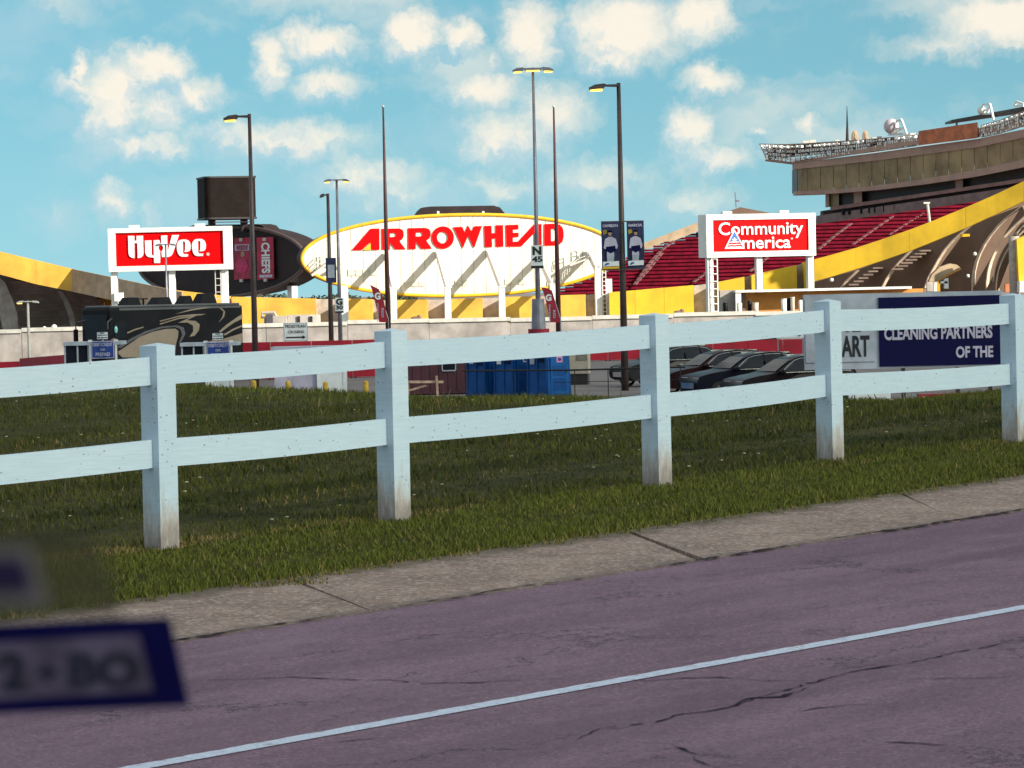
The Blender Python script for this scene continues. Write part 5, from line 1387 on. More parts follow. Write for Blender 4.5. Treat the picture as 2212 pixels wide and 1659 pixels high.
# ================================================================== booths
def sign_plate(parent, x0, x1, z0, z1, y, col, border, lines, ink):
    s = MB().box(x0, x1, y-.03, y, z0, z1).build('sign_plate', border, parent)
    e = min(x1-x0, z1-z0)*.045
    MB().box(x0+e, x1-e, y-.042, y-.031, z0+e, z1-e).build('sign_face', col, s)
    for (tx, a0, a1, b0, b1, bo) in lines:
        text('sign_text', tx, x0+(x1-x0)*a0, x0+(x1-x0)*a1, z0+(z1-z0)*b0, z0+(z1-z0)*b1, y-.046, ink, s, bo, depth=.006)
    return s
def booth(label, px0, px1, Y, zr_, sx0, sx1, first):
    fr = Fr((at(px0, 780, Y).x, Y, LOT), 0)
    t = fr.thing('ticket_booth', label, 'booth', 'ticket booths at the lot entrance')
    W_ = fr.pix(px1, 780).x
    a_, b_ = fr.pix(sx0, 740).x, fr.pix(sx1, 740).x
    MB().box(-.05, W_+.05, -.1, 1.8, zr_-.16, zr_).build('roof', M_greyprint, t)
    MB().box(0, a_-.12, .05, 1.7, 0, .95).build('wall', M_rvgrey, t)
    MB().box(.05, a_-.15, .08, 1.65, .96, zr_-.17).build('window', M_glassdark, t)
    for xx in (.0, (a_-.12)/2, a_-.2): MB().box(xx, xx+.07, 0, .07, .95, zr_-.16).build('mullion', M_greyprint, t)
    for xx in (a_-.11, b_+.03):
        MB().box(xx, xx+.09, -.08, .02, 0, zr_-.16).build('post', M_whiteprint, t)
        MB().box(xx-.04, xx+.13, -.12, .06, zr_-.02, zr_+.08).build('post_cap', M_whiteprint, t)
    MB().box(a_, b_, .0, 1.7, 0, .98).build('counter_panel', M_whiteprint, t)
    MB().box(a_+.02, b_-.02, .5, 1.6, .99, zr_-.2).build('window', M_glassdark, t)
    zs = zr_ + .02
    sign_plate(t, a_, b_, zs-.80, zs, -.10, M_bluesign, M_lilac, [('DEBIT/CREDIT',.06,.94,.70,.90,.02),('OR',.38,.62,.44,.58,.02),('PREPAID',.18,.82,.14,.34,.03)], M_lilac)
    c_ = (a_+b_)/2
    sp_ = sign_plate(t, c_-.27, c_+.25, zs+.07, zs+.42, -.05, M_whiteprint, M_navy, [], M_navy)
    for u0, u1, v0, v1 in ((.3,.7,.78,.90),(.08,.92,.52,.62),(.08,.3,.16,.30),(.36,.62,.16,.30),(.68,.92,.16,.30)):     # lines of print too small to read
        MB().box(c_-.27+.52*u0, c_-.27+.52*u1, -.098, -.093, zs+.07+.35*v0, zs+.07+.35*v1).build('print_line', M_navy, sp_)
    MB().box(c_-.03, c_+.03, -.04, 0, zs-.1, zs+.1).build('sign_post', M_greyprint, t)
    return t
booth('ticket booth with blue payment sign farthest left before the motorhome', 139, 262, 150, zpx(200,738,150), 198, 247, True)
booth('ticket booth with blue payment sign second from the left behind the fence post', 392, 512, 152, zpx(440,740,152), 447, 496, False)
fr = Fr((at(592, 800, 140).x, 140, LOT), 0)
b3 = fr.thing('ticket_booth', 'white panelled booth with a poster window between first and second fence posts', 'booth', 'ticket booths at the lot entrance')
W3 = fr.pix(745, 800).x; q0 = fr.pix(684, 800).x; z3 = zpx(680, 748, 140); zc3 = zpx(715, 804, 140)
MB().box(0, q0, .1, 1.8, 0, zc3).build('wall', M_lilac, b3); MB().box(0, q0, .12, 1.78, zc3+.01, z3-.13).build('window', M_glassdark, b3)
for f in (0, .35, .55, .75): MB().box(q0*f, q0*f+.06, .06, .12, zc3, z3-.13).build('mullion', M_greyprint, b3)
MB().box(.02, q0-.02, .0, .2, zc3-.03, zc3+.03).build('sill', M_whiteprint, b3)
MB().box(q0, W3, 0, 1.8, 0, zc3).build('counter_panel', M_whiteprint, b3)
for xx in (q0, W3-.08): MB().box(xx, xx+.08, -.03, .08, zc3-.6, z3-.13).build('post', M_whiteprint, b3)
po = MB().box(q0+.09, W3-.09, .04, .1, zc3+.02, z3-.15).build('poster', M_navy2, b3)
for (f, g_, r_) in [(.3,.5,.16),(.55,.75,.14),(.7,.4,.17),(.45,.3,.12)]:
    c = (q0+.09 + (W3-q0-.18)*f, zc3 + (z3-zc3)*g_)
    flat('poster_print', [[(c[0]+r_*math.cos(a_)*RND.uniform(.6,1.2), c[1]+r_*math.sin(a_)*RND.uniform(.6,1.2)) for a_ in np.linspace(0, 6.28, 9, endpoint=False)]], .03, .008, M_greyprint, po)
MB().box(-.1, W3+.1, -.15, 1.95, z3-.12, z3).build('roof', M_greyprint, b3)
# yellow bollards
for (px, yt, Y, lab) in [(548,821,131,'yellow bollard leftmost, under the brown lamp post'), (622,822,131,'yellow bollard before the red barrier'), (703,824,128,'yellow bollard in front of the white booth panel'), (790,822,128,'yellow bollard next to the second fence post')]:
    p = at(px, yt, Y); t = thing('bollard', lab, 'bollard', (p.x, Y, LOT), 0, 'yellow bollards'); h = p.z - LOT
    MB().tube([(0,0,-.1),(0,0,h-.08)], .105, 16).build('tube', M_bollard, t, smooth=False)
    MB().ball((0,0,h-.08), .105, 16, 8, (1,1,.7)).build('cap', M_bollard, t, smooth=True)

# ================================================================== crossing signs
fr = Fr((at(638, 735, 182).x, 182, LOT), 0)
t = fr.thing('crossing_sign', 'white pedestrian crossing sign with a black arrow on two posts', 'sign', 'white arrow signs')
(x0, z1), (x1, z0) = fr.xz(612, 698), fr.xz(665, 736)
sign_plate(t, x0, x1, z0, z1, 0, M_whiteprint, M_greyprint, [('PEDESTRIAN',.08,.92,.72,.90,.02),('CROSSING',.18,.86,.42,.58,.02)], M_ink)
flat('arrow', [[(x0+(x1-x0)*u, z0+(z1-z0)*v_) for u, v_ in [(.1,.16),(.78,.16),(.78,.09),(.93,.2),(.78,.31),(.78,.24),(.1,.24)]]], -.056, .01, M_ink, t)
for xx in (x0+.06, x1-.12): MB().box(xx, xx+.06, .005, .06, 0, z1).build('post', M_polegrey, t)
fr = Fr((at(1706, 720, 170).x, 170, LOT), 0)
t = fr.thing('crossing_sign', 'white sign with a black arrow partly hidden behind the top rail', 'sign', 'white arrow signs')
(x0, z1), (x1, z0) = fr.xz(1676, 690), fr.xz(1738, 731)
sign_plate(t, x0, x1, z0, z1, 0, M_whiteprint, M_greyprint, [], M_ink)
flat('arrow', [[(x0+(x1-x0)*u, z0+(z1-z0)*v_) for u, v_ in [(.08,.16),(.78,.16),(.78,.09),(.93,.2),(.78,.31),(.78,.24),(.08,.24)]]], -.056, .01, M_ink, t)
for xx in (x0+.06, x1-.12): MB().box(xx, xx+.06, .005, .06, 0, z1).build('post', M_polegrey, t)

# ================================================================== portable toilets, container, cabinet
def toilet(px, yt, Y, label, deco):
    p = at(px, yt, Y)
    t = thing('portable_toilet', label, 'portable toilet', (p.x, Y, LOT), R(42), 'blue portable toilets')
    w_, h = .62, p.z - LOT
    hb = h - .22
    b = MB(); b.hexa([(-w_-.03,-w_-.03,.12),(w_+.03,-w_-.03,.12),(w_+.03,w_+.03,.12),(-w_-.03,w_+.03,.12)], [(-w_+.02,-w_+.02,hb),(w_-.02,-w_+.02,hb),(w_-.02,w_-.02,hb),(-w_+.02,w_-.02,hb)])
    b.build('cabin', M_blue, t, bevel=.03)
    MB().box(-w_-.05,w_+.05,-w_-.05,w_+.05,0,.14).build('skid', M_dark, t)
    rf = MB(); e = w_+.05
    rf.hexa([(-e,-e,hb),(e,-e,hb),(e,e,hb),(-e,e,hb)], [(-e,-e,hb+.07),(e,-e,hb+.07),(e,e,hb+.07),(-e,e,hb+.07)])
    rf.hexa([(-e,-e,hb+.075),(e,-e,hb+.075),(e,e,hb+.075),(-e,e,hb+.075)], [(-e*.35,-e*.6,h),(e*.35,-e*.6,h),(e*.35,e*.6,h),(-e*.35,e*.6,h)])
    rf.build('roof', M_blueroof, t, bevel=.015)
    d = MB().box(-w_+.14, w_-.14, -w_-.035, -w_-.0, .22, hb-.12).build('door', mat('door_blue', (.006,.095,.32), .5, .1, 2., spec=.2), t)
    for (x0, x1, z0, z1) in [(-.36,.36,.35,.85),(-.36,.36,.95,1.35)]: MB().box(x0, x1, -w_-.05, -w_-.036, z0, z1).build('door_panel', M_blue, d, bevel=.006)
    MB().box(.30,.36,-w_-.075,-w_-.05,1.02,1.16).build('handle', M_dark, d)
    s = MB().box(-.16,.16,-w_-.048,-w_-.036,1.48,1.72).build('notice', M_whiteprint if deco != 1 else mat('pink_notice', (.7,.25,.4), .6), d)
    flat('notice_print', [[(-.12,1.56),(.0,1.53),(.12,1.56),(.06,1.66),(-.08,1.67)]], -w_-.056, .006, M_bluesign, s)
    # left wall: frame ribs, vents and a notice
    for y in (-.58, -.05, .50): MB().box(-w_-.045, -w_-.0, y, y+.08, .2, hb-.06).build('wall_rib', M_blue, t)
    n2 = MB().box(-w_-.05,-w_-.03,.12,.38,1.42,1.66).build('notice', M_greyprint if deco else M_whiteprint, t)
    for k in range(4): MB().box(-w_-.04,-w_-.01,-.42,-.1,hb-.16-k*.05,hb-.135-k*.05).build('vent_slot', M_navy, t)
    return t
toilet(1184, 753, 131.5, 'blue portable toilet nearest right with a pink notice on its door', 1)
toilet(1112, 757, 133, 'blue portable toilet in the middle of the three', 0)
toilet(1052, 760, 134.5, 'blue portable toilet leftmost, beside the maroon container', 2)
fr = Fr((at(868, 800, 140).x, 140, LOT), R(3))
t = fr.thing('storage_container', 'dark maroon storage container with a small framed window behind the fence', 'container')
w1 = fr.pix(1040, 800).x; h1 = zpx(950, 752, 140)
MB().box(0, w1, 0, 2.4, .05, h1).build('shell', M_maroon, t)
for i in range(9): MB().box(w1*i/9+.08, w1*(i+.5)/9, -.03, -.001, .15, h1-.12).build('rib', M_maroon, t)
(x0, z1), (x1, z0) = fr.xz(956, 773, -.05), fr.xz(983, 799, -.05)
wn_ = MB().box(x0, x1, -.07, -.035, z0, z1).build('window', M_glassdark, t)
for q in ((x0-.03,x1+.03,z1,z1+.05),(x0-.03,x1+.03,z0-.05,z0),(x0-.05,x0,z0,z1),(x1,x1+.05,z0,z1)): MB().box(q[0],q[1],-.09,-.03,q[2],q[3]).build('window_frame', M_greyprint, wn_)
fr = Fr((at(1226, 800, 150).x, 150, LOT), R(-5))
t = fr.thing('equipment_cabinet', 'beige equipment cabinet with a dark grille right of the toilets', 'cabinet')
w1 = fr.pix(1271, 800).x; h1 = zpx(1250, 738, 150)
MB().box(0, w1, 0, 1.6, .5, h1).build('casing', M_beige, t, bevel=.03)
MB().box(.05, w1-.05, .1, 1.5, 0, .5).build('plinth', M_dark, t)
g_ = MB().box(w1*.45, w1*.95, -.03, 0, h1-.85, h1-.62).build('grille', M_rvgrey, t)
for k in range(4): MB().box(w1*.47, w1*.93, -.05, -.031, h1-.83+k*.05, h1-.805+k*.05).build('slat', M_beige, g_)
for x0, x1, m_ in [(.08,.42,M_whiteprint),(.55,.75,M_ink)]: MB().box(w1*x0, w1*x1, -.03, 0, h1-.5, h1-.36).build('hatch', m_, t)
MB().box(-.02, w1+.02, -.02, 1.62, h1-.58, h1-.54).build('trim', M_concpale, t)
p = at(1219, 790, 149); t = thing('timber_post', 'brown timber post between the toilets and the beige cabinet', 'post', (p.x, 149, LOT))
MB().box(-.09,.09,-.09,.09,0,zpx(1219,748,149)).build('shaft', M_polebrown, t)
# black cable barrier along the bank
p0, p1 = at(1000, 803, 126), at(1480, 803, 122)
t = thing('cable_barrier', 'thin black rail barrier running in front of the toilets and cabinet', 'barrier', (p0.x, p0.y, LOT), math.atan2(p1.y-p0.y, p1.x-p0.x))
L = math.hypot(p1.x-p0.x, p1.y-p0.y); hz_ = zpx(1000, 801, 126)
MB().tube([(0,0,hz_),(L*.5,0,hz_-.02),(L,0,hz_+.05)], .035, 8).build('rail', M_cable, t)
MB().tube([(L*.42,0,hz_-.48),(L,0,hz_-.42)], .015, 6).build('rail', M_cable, t)
for f in (.02, .24, .51, .66, .83, .98): MB().tube([(L*f,0,0),(L*f,0,hz_)], .02, 6).build('post', M_cable, t)
# timber barricade
fr = Fr((at(925, 830, 100).x, 100, LOT), 0)
t = fr.thing('barricade', 'rough pale timber barricade leaning before the maroon container', 'barricade')
def zz1(u, v_): return ((980+u*.19892)/1.1302, (830+v_*.19892)/1.1302)
gz = lambda p: p
pxbars(fr, [[zz1(60,515),zz1(516,514)]], 0, .075, 'cross_bar', M_wood, t); pxbars(fr, [[zz1(432,440),zz1(445,690)]], -.08, .07, 'upright', M_wood, t)
pxbars(fr, [[zz1(300,514),zz1(322,552),zz1(60,630)]], .08, .06, 'brace', M_wood, t); pxbars(fr, [[zz1(500,520),zz1(515,590)]], .08, .05, 'brace', M_polered, t)
q = fr.pix(*zz1(445,690), -.08); MB().bar((q.x,-.08,0),(q.x,-.08,q.z),.07,.07).build('leg', M_wood, t)
q = fr.pix(*zz1(80,515), 0); MB().bar((q.x,0,0),(q.x,0,q.z),.07,.07).build('leg', M_wood, t)

# ================================================================== parked cars
def suv(label):
    t = thing('parked_car', label, 'car', (0,0,0), 0, 'dark cars parked in the lot')
    prof = [(-2.36,.42),(-2.41,.60),(-2.40,.78),(-2.30,.92),(-2.05,.99),(-1.6,1.05),(-1.2,1.10),(-.95,1.15),(-.62,1.36),(-.28,1.56),(-.05,1.66),(.3,1.73),(.8,1.77),(1.3,1.765),(1.75,1.71),(2.02,1.60),(2.2,1.38),(2.34,1.10),(2.42,.92),(2.43,.55),(2.3,.34),(1.9,.30),(-2.1,.30)]
    yw = lambda x, z: (.94 - .42*max(0, z-1.08)**1.1) * (1 - .035*max(0, abs(x)-1.4))
    n = len(prof); b = MB()
    for sc, inx in ((1.0, 0), (.90, .06)):
        b.v += [(x*(1 if inx == 0 else .985), -yw(x, z)*sc if True else 0, z + (inx*.5 if z > 1.0 else 0)) for x, z in prof]
    b.v += [(x*.985, yw(x, z)*.90, z + (.03 if z > 1.0 else 0)) for x, z in prof] + [(x, yw(x, z), z) for x, z in prof]
    for r0 in range(3):
        for i in range(n):
            j = (i+1) % n; b.f.append((r0*n+i, (r0+1)*n+i, (r0+1)*n+j, r0*n+j))
    b.f.append(tuple(range(n))); b.f.append(tuple(range(3*n, 4*n))[::-1])
    me = b.mesh('body'); me.materials.append(M_carpaint)
    for q in me.polygons: q.use_smooth = len(q.vertices) == 4
    link('body', me, t)
    b = MB(); w0, w1 = [(-.93,1.18),(-.60,1.39),(-.24,1.60)], None
    for x, z in w0: b.v += [(x-.02, -yw(x, z)*.86, z+.035), (x-.02, yw(x, z)*.86, z+.035)]
    b.f = [(0,1,3,2),(2,3,5,4)]; b.build('windscreen', M_glassdark, t)
    for sy in (-1, 1):
        for k, pts in enumerate(([(-.70,1.19),(-.42,1.40),(-.15,1.56),(.12,1.63),(.46,1.665),(.46,1.19)], [(.55,1.19),(.55,1.67),(.95,1.69),(1.26,1.68),(1.32,1.19)], [(1.42,1.19),(1.36,1.67),(1.7,1.61),(1.95,1.48),(2.10,1.20)])):
            q = MB(); q.v = [(x, sy*(yw(x, z)+.012), z) for x, z in pts]; q.f = [tuple(range(len(pts)))[::sy]]
            g = q.build('side_window', M_glassdark, t)
            top = pts[:-1] if k == 0 else (pts[1:-1] if k == 1 else pts[1:])
            MB().tube([(x, sy*(yw(x, z+.03)+.015), z+.03) for x, z in top], .014, 5).build('window_trim', M_chrome, g)
        MB().bar((.2,sy*.60,1.77),(1.7,sy*.60,1.77),.035,.035).build('roof_rail', M_chrome, t)
        MB().bar((-.7,sy*.925,1.16),(2.1,sy*.915,1.17),.02,.025).build('belt_trim', M_chrome, t)
        MB().ball((-.75,sy*1.03,1.17), .14, 10, 8, (.7,1,.75)).build('mirror', M_carpaint, t, smooth=True)
        MB().hexa([(-2.32,sy*.5-.22,.74),(-2.22,sy*.5-.22,.74),(-2.22,sy*.5+.22,.74),(-2.32,sy*.5+.22,.74)],[(-2.30,sy*.5-.25,.88),(-2.15,sy*.5-.25,.88),(-2.15,sy*.5+.25,.88),(-2.30,sy*.5+.25,.88)]).build('headlight', M_lampglass, t)
        MB().box(2.33,2.42,sy*.7-.12,sy*.7+.12,.78,1.05).build('tail_light', M_redwall, t)
        for x in (-1.5, 1.45):
            y = -.95 if sy < 0 else .73
            wheel(t, x, y, .36, .22)
        for x in (-.1, .95): MB().box(x+.25,x+.45,sy*.94-.015,sy*.94+.015,.93,.97).build('door_handle', M_chrome, t)
    MB().box(-2.42,-2.34,-.55,.55,.46,.68).build('grille', M_chrome, t)
    return t
c0 = suv('dark sport utility car at the right end of the parked row')
cars = [(1704, 121, 22, 'dark sport utility car at the right end of the parked row'), (1606, 127, 22, 'dark navy car in the middle of the parked row'), (1540, 133, 22, 'dark maroon car at the left end of the parked row'), (1438, 146, 28, 'dark grey car standing apart behind the third fence post')]
for i, (px, Y, rz, lab) in enumerate(cars):
    o = c0 if i == 0 else copy_tree(c0, None, lab)
    o.location = (at(px, 800, Y).x, Y, LOT); o.rotation_euler = (0, 0, R(rz)); o['label'] = lab
    if i:
        pm = mat('dark_car_paint_%s' % ('navy', 'maroon', 'grey')[i-1], [(.008,.008,.018),(.020,.006,.009),(.022,.021,.026)][i-1], .34, .1, 1.0, spec=.08)
        for ch in o.children:
            if ch.name.split('.')[0] in ('body', 'mirror'): ch.material_slots[0].link = 'OBJECT'; ch.material_slots[0].material = pm

# ================================================================== advertising trailer
fr = Fr((at(1950, 780, 108).x, 108, LOT), R(0))
ad = fr.thing('advertising_trailer', 'trailer billboard with a navy panel reading CLEANING PARTNERS and a grey panel', 'trailer')
(x0, z1), (x1, z0) = fr.xz(1736, 637), fr.xz(2168, 790)
MB().box(x0, x1, 0, .35, z0, z1).build('box_frame', M_greyprint, ad)
(a0, b1), (a1, b0) = fr.xz(1897, 643), fr.xz(2163, 786)
MB().box(a0, a1, -.05, -.004, b0, b1).build('navy_panel', M_navy, ad)
(g0, h1_), (g1, h0) = fr.xz(1738, 648), fr.xz(1891, 787)
MB().box(g0, g1, -.05, -.004, h0+.1, h1_).build('grey_panel', M_greyprint, ad)
def adt(tx, u0, u1, v0, v1, m_, bo):
    (p0, q1), (p1, q0) = fr.xz(u0, v0, -.05), fr.xz(u1, v1, -.05)
    text('panel_text', tx, p0, p1, q0, q1, -.06, m_, ad, bo, depth=.01)
Z8 = zq(1950, 640, 550/1901.)
def q8(u0, u1, v0, v1): a_, b_ = Z8(u0, v0); c_, d_ = Z8(u1, v1); return a_, c_, b_, d_
adt('CLEANING PARTNERS', *q8(720, 1635, 550, 640), M_lilac, .035)
adt('OF THE', *q8(1325, 1642, 710, 802), M_lilac, .035)
adt('ART', *q8(358, 600, 622, 796), M_ink, .03)
adt('SE', *q8(372, 525, 420, 588), M_ink, .03)
MB().box(fr.pix(1985,850).x, x1-.15, -.25, .55, .40, .66).build('chassis', M_redwall, ad)
for xx in (x0+.8, x0+3.2, x0+5.0, x1-.5): MB().box(xx, xx+.12, .05, .25, 0, z0).build('leg', M_dark, ad)
wheel(ad, x1-.25, -.45, .36, .24); wheel(ad, x1-.25, .5, .36, .24)
MB().box(x0+1.35, x0+2.75, -.6, -.1, .45, .82).build('tool_box', M_whiteprint, ad, bevel=.04)
MB().box(x0+.9, x0+1.35, -.5, .1, .3, .7).build('coupling', M_dark, ad, bevel=.04)

# ================================================================== concession canopy on the right
FK = Fr((at(1590, 660, 262).x, 250, LOT), 0)
kk = FK.thing('concession_canopy', 'long flat white canopy over an orange back wall right of the billboard', 'canopy')
(x0, z1), (x1, z0) = FK.xz(1588, 627), FK.xz(1968, 634)
MB().box(x0, FK.pix(1968,625).x, -.5, 4.5, FK.pix(1700,629).z-.02, FK.pix(1700,624.5).z).build('roof', M_white, kk)
zr2 = FK.pix(1700,629).z - .03
MB().box(x0+.0, x0+.42, -.4, 0, 0, zr2).build('post', M_white, kk)
MB().box(FK.pix(1612,640,1.2).x, FK.pix(1995,640,1.2).x, 1.2, 1.5, 1.55, zr2).build('back_wall', M_orange, kk)
MB().box(FK.pix(1612,640,1.6).x, FK.pix(1995,640,1.6).x, 1.6, 3.5, 0, 1.5).build('counter', M_dark, kk)
for f in range(9):
    xx = FK.pix(1616 + f*14, 650, .9).x; MB().box(xx-.05, xx+.05, .9, 1.0, 0, 1.5).build('stanchion', M_tan, kk)
MB().box(FK.pix(1592,640,1).x, FK.pix(1610,640,1).x, 1.0, 1.4, 1.2, zr2).build('side_wall', M_concdark, kk)
# grey block beside it
fr = Fr((at(1556, 660, 252).x, 252, LOT), 0)
t = fr.thing('utility_block', 'plain grey utility block beside the canopy post', 'utility box')
MB().box(0, fr.pix(1589,650).x, 0, 2, 0, fr.pix(1570,627).z).build('casing', M_conc, t)
MB().box(.1, .5, -.05, 0, .2, 1.9).build('door', M_polebrown, t)
# clutter standing on the plaza edge
for i, (px, py, sx, sz, kind, lab) in enumerate([(1597,655,.30,.42,0,'white round drum at the foot of the canopy post'), (1632,654,.34,.40,0,'grey drum under the orange wall, second from the post'), (1693,646,.32,.45,0,'upright white drum against the orange wall'), (1712,642,.24,.42,0,'small grey drum right of the upright white one'), (1729,648,.22,.4,0,'slim white drum at the right end of the orange wall'), (1567,659,.30,.3,1,'black bin beside the grey utility block'), (1619,655,.26,.3,1,'black bin under the left end of the orange wall'), (1702,650,.35,.35,1,'black bin before the upright white drum'), (1738,650,.5,.3,1,'black bin at the right end of the orange wall')]):
    p = at(px, py, 241.6 if kind else 241.2)
    t = thing('drum' if kind == 0 else 'litter_bin', lab, 'drum' if kind == 0 else 'bin', (p.x, p.y, LOT), 0, 'drums and bins on the plaza')
    hh = p.z - LOT + sz/2 - (.25 if kind == 0 else 0)
    MB().tube([(0,0,0),(0,0,hh-sz),(0,0,hh-.05),(0,0,hh)], [sx*.6, sx*.62, sx*.66, sx*.5], 14).build('barrel', (M_conc if i % 2 else M_white) if kind == 0 else M_black, t, smooth=True)
    MB().tube([(0,0,hh),(0,0,hh+.05)], sx*.7, 14).build('lid', M_white if kind == 0 else M_dark, t)
# loader-like machine and jersey blocks on the plaza at left
fr = Fr((at(570, 690, 243).x, 243, LOT), 0)
t = fr.thing('gantry_machine', 'grey low machine with a bent arm on the plaza right of the motorhome', 'machine')
MB().box(0, fr.pix(620,690).x, 0, 1.2, 0, fr.pix(590,683).z).build('deck', M_conc, t, bevel=.06)
q = [fr.pix(*s_, .3) for s_ in [(566,688),(567,676),(592,675),(597,684)]]
MB().tube(q, .12, 8).build('arm', M_conc, t)
MB().box(fr.pix(574,690).x, fr.pix(590,690).x, -.1, .5, 2.2, fr.pix(580,679).z).build('engine', M_rvgrey, t, bevel=.05)
for px, w_, lab in [(672,1.5,'pale draped block with a dark gap on the plaza left of the G 30 post'), (645,1.9,'low grey block on the plaza behind the pedestrian crossing sign')]:
    p = at(px, 682, 243); t = thing('plaza_block', lab, 'block', (p.x, 243, LOT), 0, 'blocks on the plaza')
    MB().hexa([(-w_/2,0,0),(w_/2,0,0),(w_/2,.9,0),(-w_/2,.9,0)], [(-w_/2+.12,.1,zpx(px,680,243)),(w_/2-.12,.1,zpx(px,680,243)),(w_/2-.12,.8,zpx(px,680,243)),(-w_/2+.12,.8,zpx(px,680,243))]).build('body', M_concpale if w_ < 1.7 else M_conc, t)
    MB().box(-.1,.1,-.02,.06,.2,zpx(px,683,243)).build('gap', M_dark, t)
for (px, py, lab) in [(117,707,'larger pale round globe lamp on the far left wall'), (96,709,'small pale globe lamp on the far left wall'), (164,709,'pale capsule lamp on the far left wall beside the motorhome')]:
    p = at(px, py, 240.2); t = thing('globe_lamp', lab, 'lamp', (p.x, 240.2, p.z-.25), 0, 'globe lamps on the wall')
    MB().ball((0,0,.25), .22 if px != 96 else .15, 12, 8, (1.6 if px == 164 else 1, 1, 1 if px != 164 else .6)).build('globe', M_white, t, smooth=True)
    MB().tube([(0,0,-.2),(0,0,.1)], .05, 8).build('stem', M_polegrey, t)
# traffic cone-like rocks
for px, py, lab in [(898,688,'small dark rubble heap on the retaining wall by the left feather flag'), (1466,672,'small dark rubble heap on the wall right of the thick post')]:
    p = at(px, py+2, 240.3); t = thing('rubble', lab, 'rubble', (p.x, 240.3, LOT+2.5), 0, 'rubble heaps on the wall')
    b = MB(); b.ball((0,0,.05), .3, 9, 6, (1.3,.6,.5)); b.ball((.25,0,.12), .18, 8, 5); b.build('heap', M_concdark, t)

# ================================================================== plants
def leafball(b, c, rx, ry, rz_, n, s):
    for _ in range(n):
        while True:
            d = Vector((RND.uniform(-1,1), RND.uniform(-1,1), RND.uniform(-1,1)))
            if .25 < d.length < 1: break
        p = Vector(c) + Vector((d.x*rx, d.y*ry, d.z*rz_))
        a_ = Vector((RND.gauss(0,1), RND.gauss(0,1), RND.gauss(0,1))).normalized()
        u_ = a_.cross(Vector((0,0,1)));
        if u_.length < .05: continue
        u_ = u_.normalized()*s*RND.uniform(.6,1.4); v2 = a_.cross(u_).normalized()*s*RND.uniform(.4,1.)
        b.add([p-u_, p-v2, p+u_, p+v2], [(0,1,2,3)])
b = MB()
for i in range(46):
    px = RND.uniform(560, 900); Y = RND.uniform(690, 780)
    top = 636 + 6*math.sin(px*.05) + RND.uniform(0, 8)
    p = at(px, top, Y); h = p.z - LOT
    leafball(b, (p.x, Y, LOT + h*.55), 3.2, 3, h*.5, 130, .38)
tag(b.build('distant_woodland', M_leaf), 'far dark tree line under the left end of the white oval', 'trees', kind='stuff')
p = at(1645, 737, 206); t = thing('shrub', 'dark rounded shrub above the red barrier left of the arrow sign', 'shrub', (p.x, 206, LOT))
b = MB(); hh = zpx(1645, 717, 206)
leafball(b, (0,0,hh*.62), 1.25, .7, hh*.38, 900, .09); leafball(b, (.5,0,hh*.55), .8, .6, hh*.4, 500, .09); leafball(b, (-.7,0,hh*.45), .6, .5, hh*.3, 350, .09)
b.build('foliage', M_leaf, t)
MB().tube([(0,0,0),(.05,0,hh*.5)], [.08,.05], 8).build('stem', M_polebrown, t)

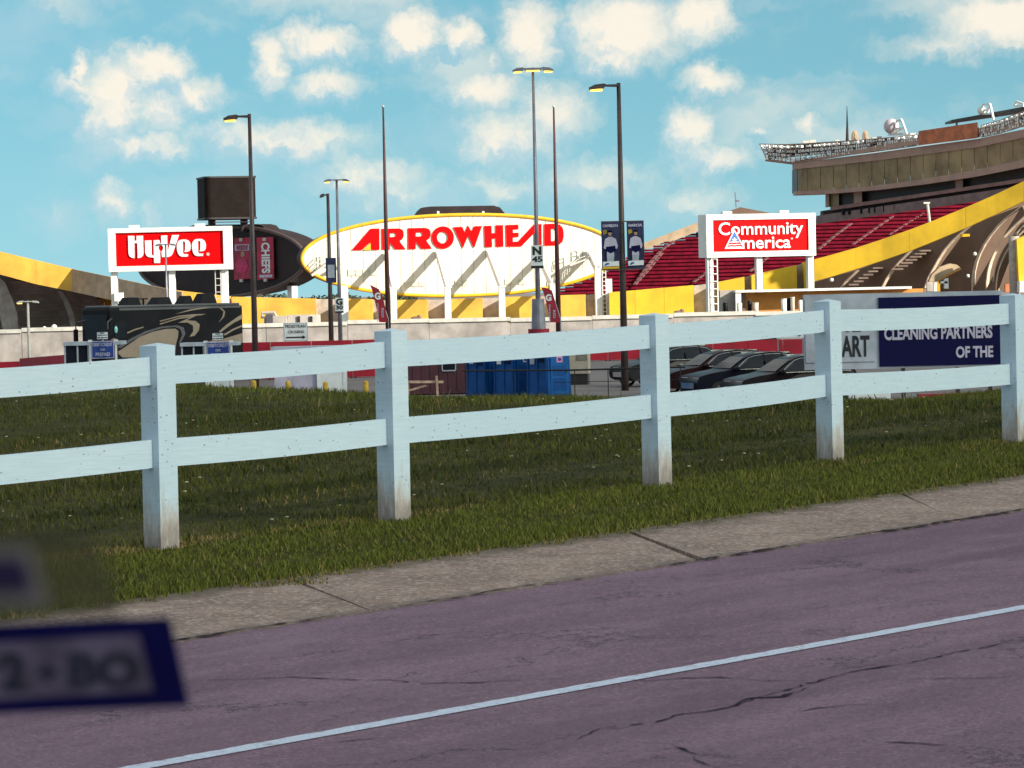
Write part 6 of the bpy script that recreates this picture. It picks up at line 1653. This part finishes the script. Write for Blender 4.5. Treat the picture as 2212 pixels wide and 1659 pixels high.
# ================================================================== stickers on the vehicle window beside the camera
FT = Fr(at(200, 1440, .82), R(-6))
t = FT.thing('window_sticker', 'blurred navy bordered sticker close to the camera at lower left', 'sticker', 'stickers close to the camera')
lo = lambda pts, y=0: [FT.xz(*q, y) for q in pts]
flat('border', [lo([(-60,1352),(366,1334),(408,1526),(-60,1545)])], 0, .0012, M_tablet, t)
flat('label_field', [lo([(-60,1390),(300,1370),(331,1492),(-60,1514)])], -.0006, .0005, M_tabletin, t)
def ft_text(s_, x0, x1, y0, y1):
    (a_, b_), (c_, d_) = FT.xz(x0, y0), FT.xz(x1, y1)
    text('label_text', s_, a_, c_, d_, b_, -.0008, M_tabletink, t, .05, depth=.0003)
ft_text('2', 2, 60, 1408, 1492); ft_text('+', 84, 126, 1432, 1472); ft_text('BO', 150, 305, 1408, 1484)
FT2 = Fr(at(30, 1250, .45), R(-6))
t = FT2.thing('window_sticker', 'blurred small dark square sticker with pale edge at the left picture edge', 'sticker', 'stickers close to the camera')
lo2 = lambda pts: [FT2.xz(*q) for q in pts]
def mat_film():
    m, t, p = base('smeared_film')
    p.inputs['Base Color'].default_value = (0.060, 0.052, 0.026, 1); p.inputs['Alpha'].default_value = 0.5; p.inputs['Roughness'].default_value = 0.9
    return m
flat('film', [lo2([(-60,1140),(150,1150),(215,1190),(262,1330),(-60,1336)])], .001, .0006, mat_film(), t)
flat('border', [lo2([(-60,1182),(62,1182),(104,1310),(-60,1312)])], 0, .0012, M_paleborder, t)
flat('label_field', [lo2([(-60,1206),(52,1206),(72,1276),(-60,1280)])], -.0006, .0005, mat('label_dusk', (.020,.013,.045), .8, .1, 40., spec=.1), t)

# ================================================================== the cumulus overhead that shades road, verge and lot
b = MB(); gx = np.linspace(-330, 330, 67); gy = np.linspace(-330, 262, 61); ctr = SUND*1800
top = []; bot = []
for y in gy:
    for x in gx:
        far = 226 + (22 if x < -34 else 0) + 5*math.sin(x*.05) + 3*math.sin(x*.13 + 1)       # its shadow ends beyond the lot, short of the stadium
        e = min(far - y, y + 330, x + 330, 330 - x) / 60.0
        e = max(-1.0, min(1.0, e)); yy = y if e > 0 else far
        h = max(0.0, e)**.5 * (9 + 5*math.sin(x*.11)*math.cos(y*.09) + 3*math.sin(x*.27 + y*.21))
        top.append((x, yy, h + .01)); bot.append((x, yy, -.35*h - .01))
nx = len(gx); nt = len(top); b.v = top + bot
for j in range(len(gy)-1):
    for i in range(nx-1):
        k = j*nx + i
        if top[k][1] >= top[k+nx][1] - 1e-6: continue
        b.f.append((k, k+1, k+nx+1, k+nx)); b.f.append((nt+k, nt+k+nx, nt+k+nx+1, nt+k+1))
cl = b.build('cloud', M_cloud, None, smooth=True); cl.location = ctr
structure(cl)
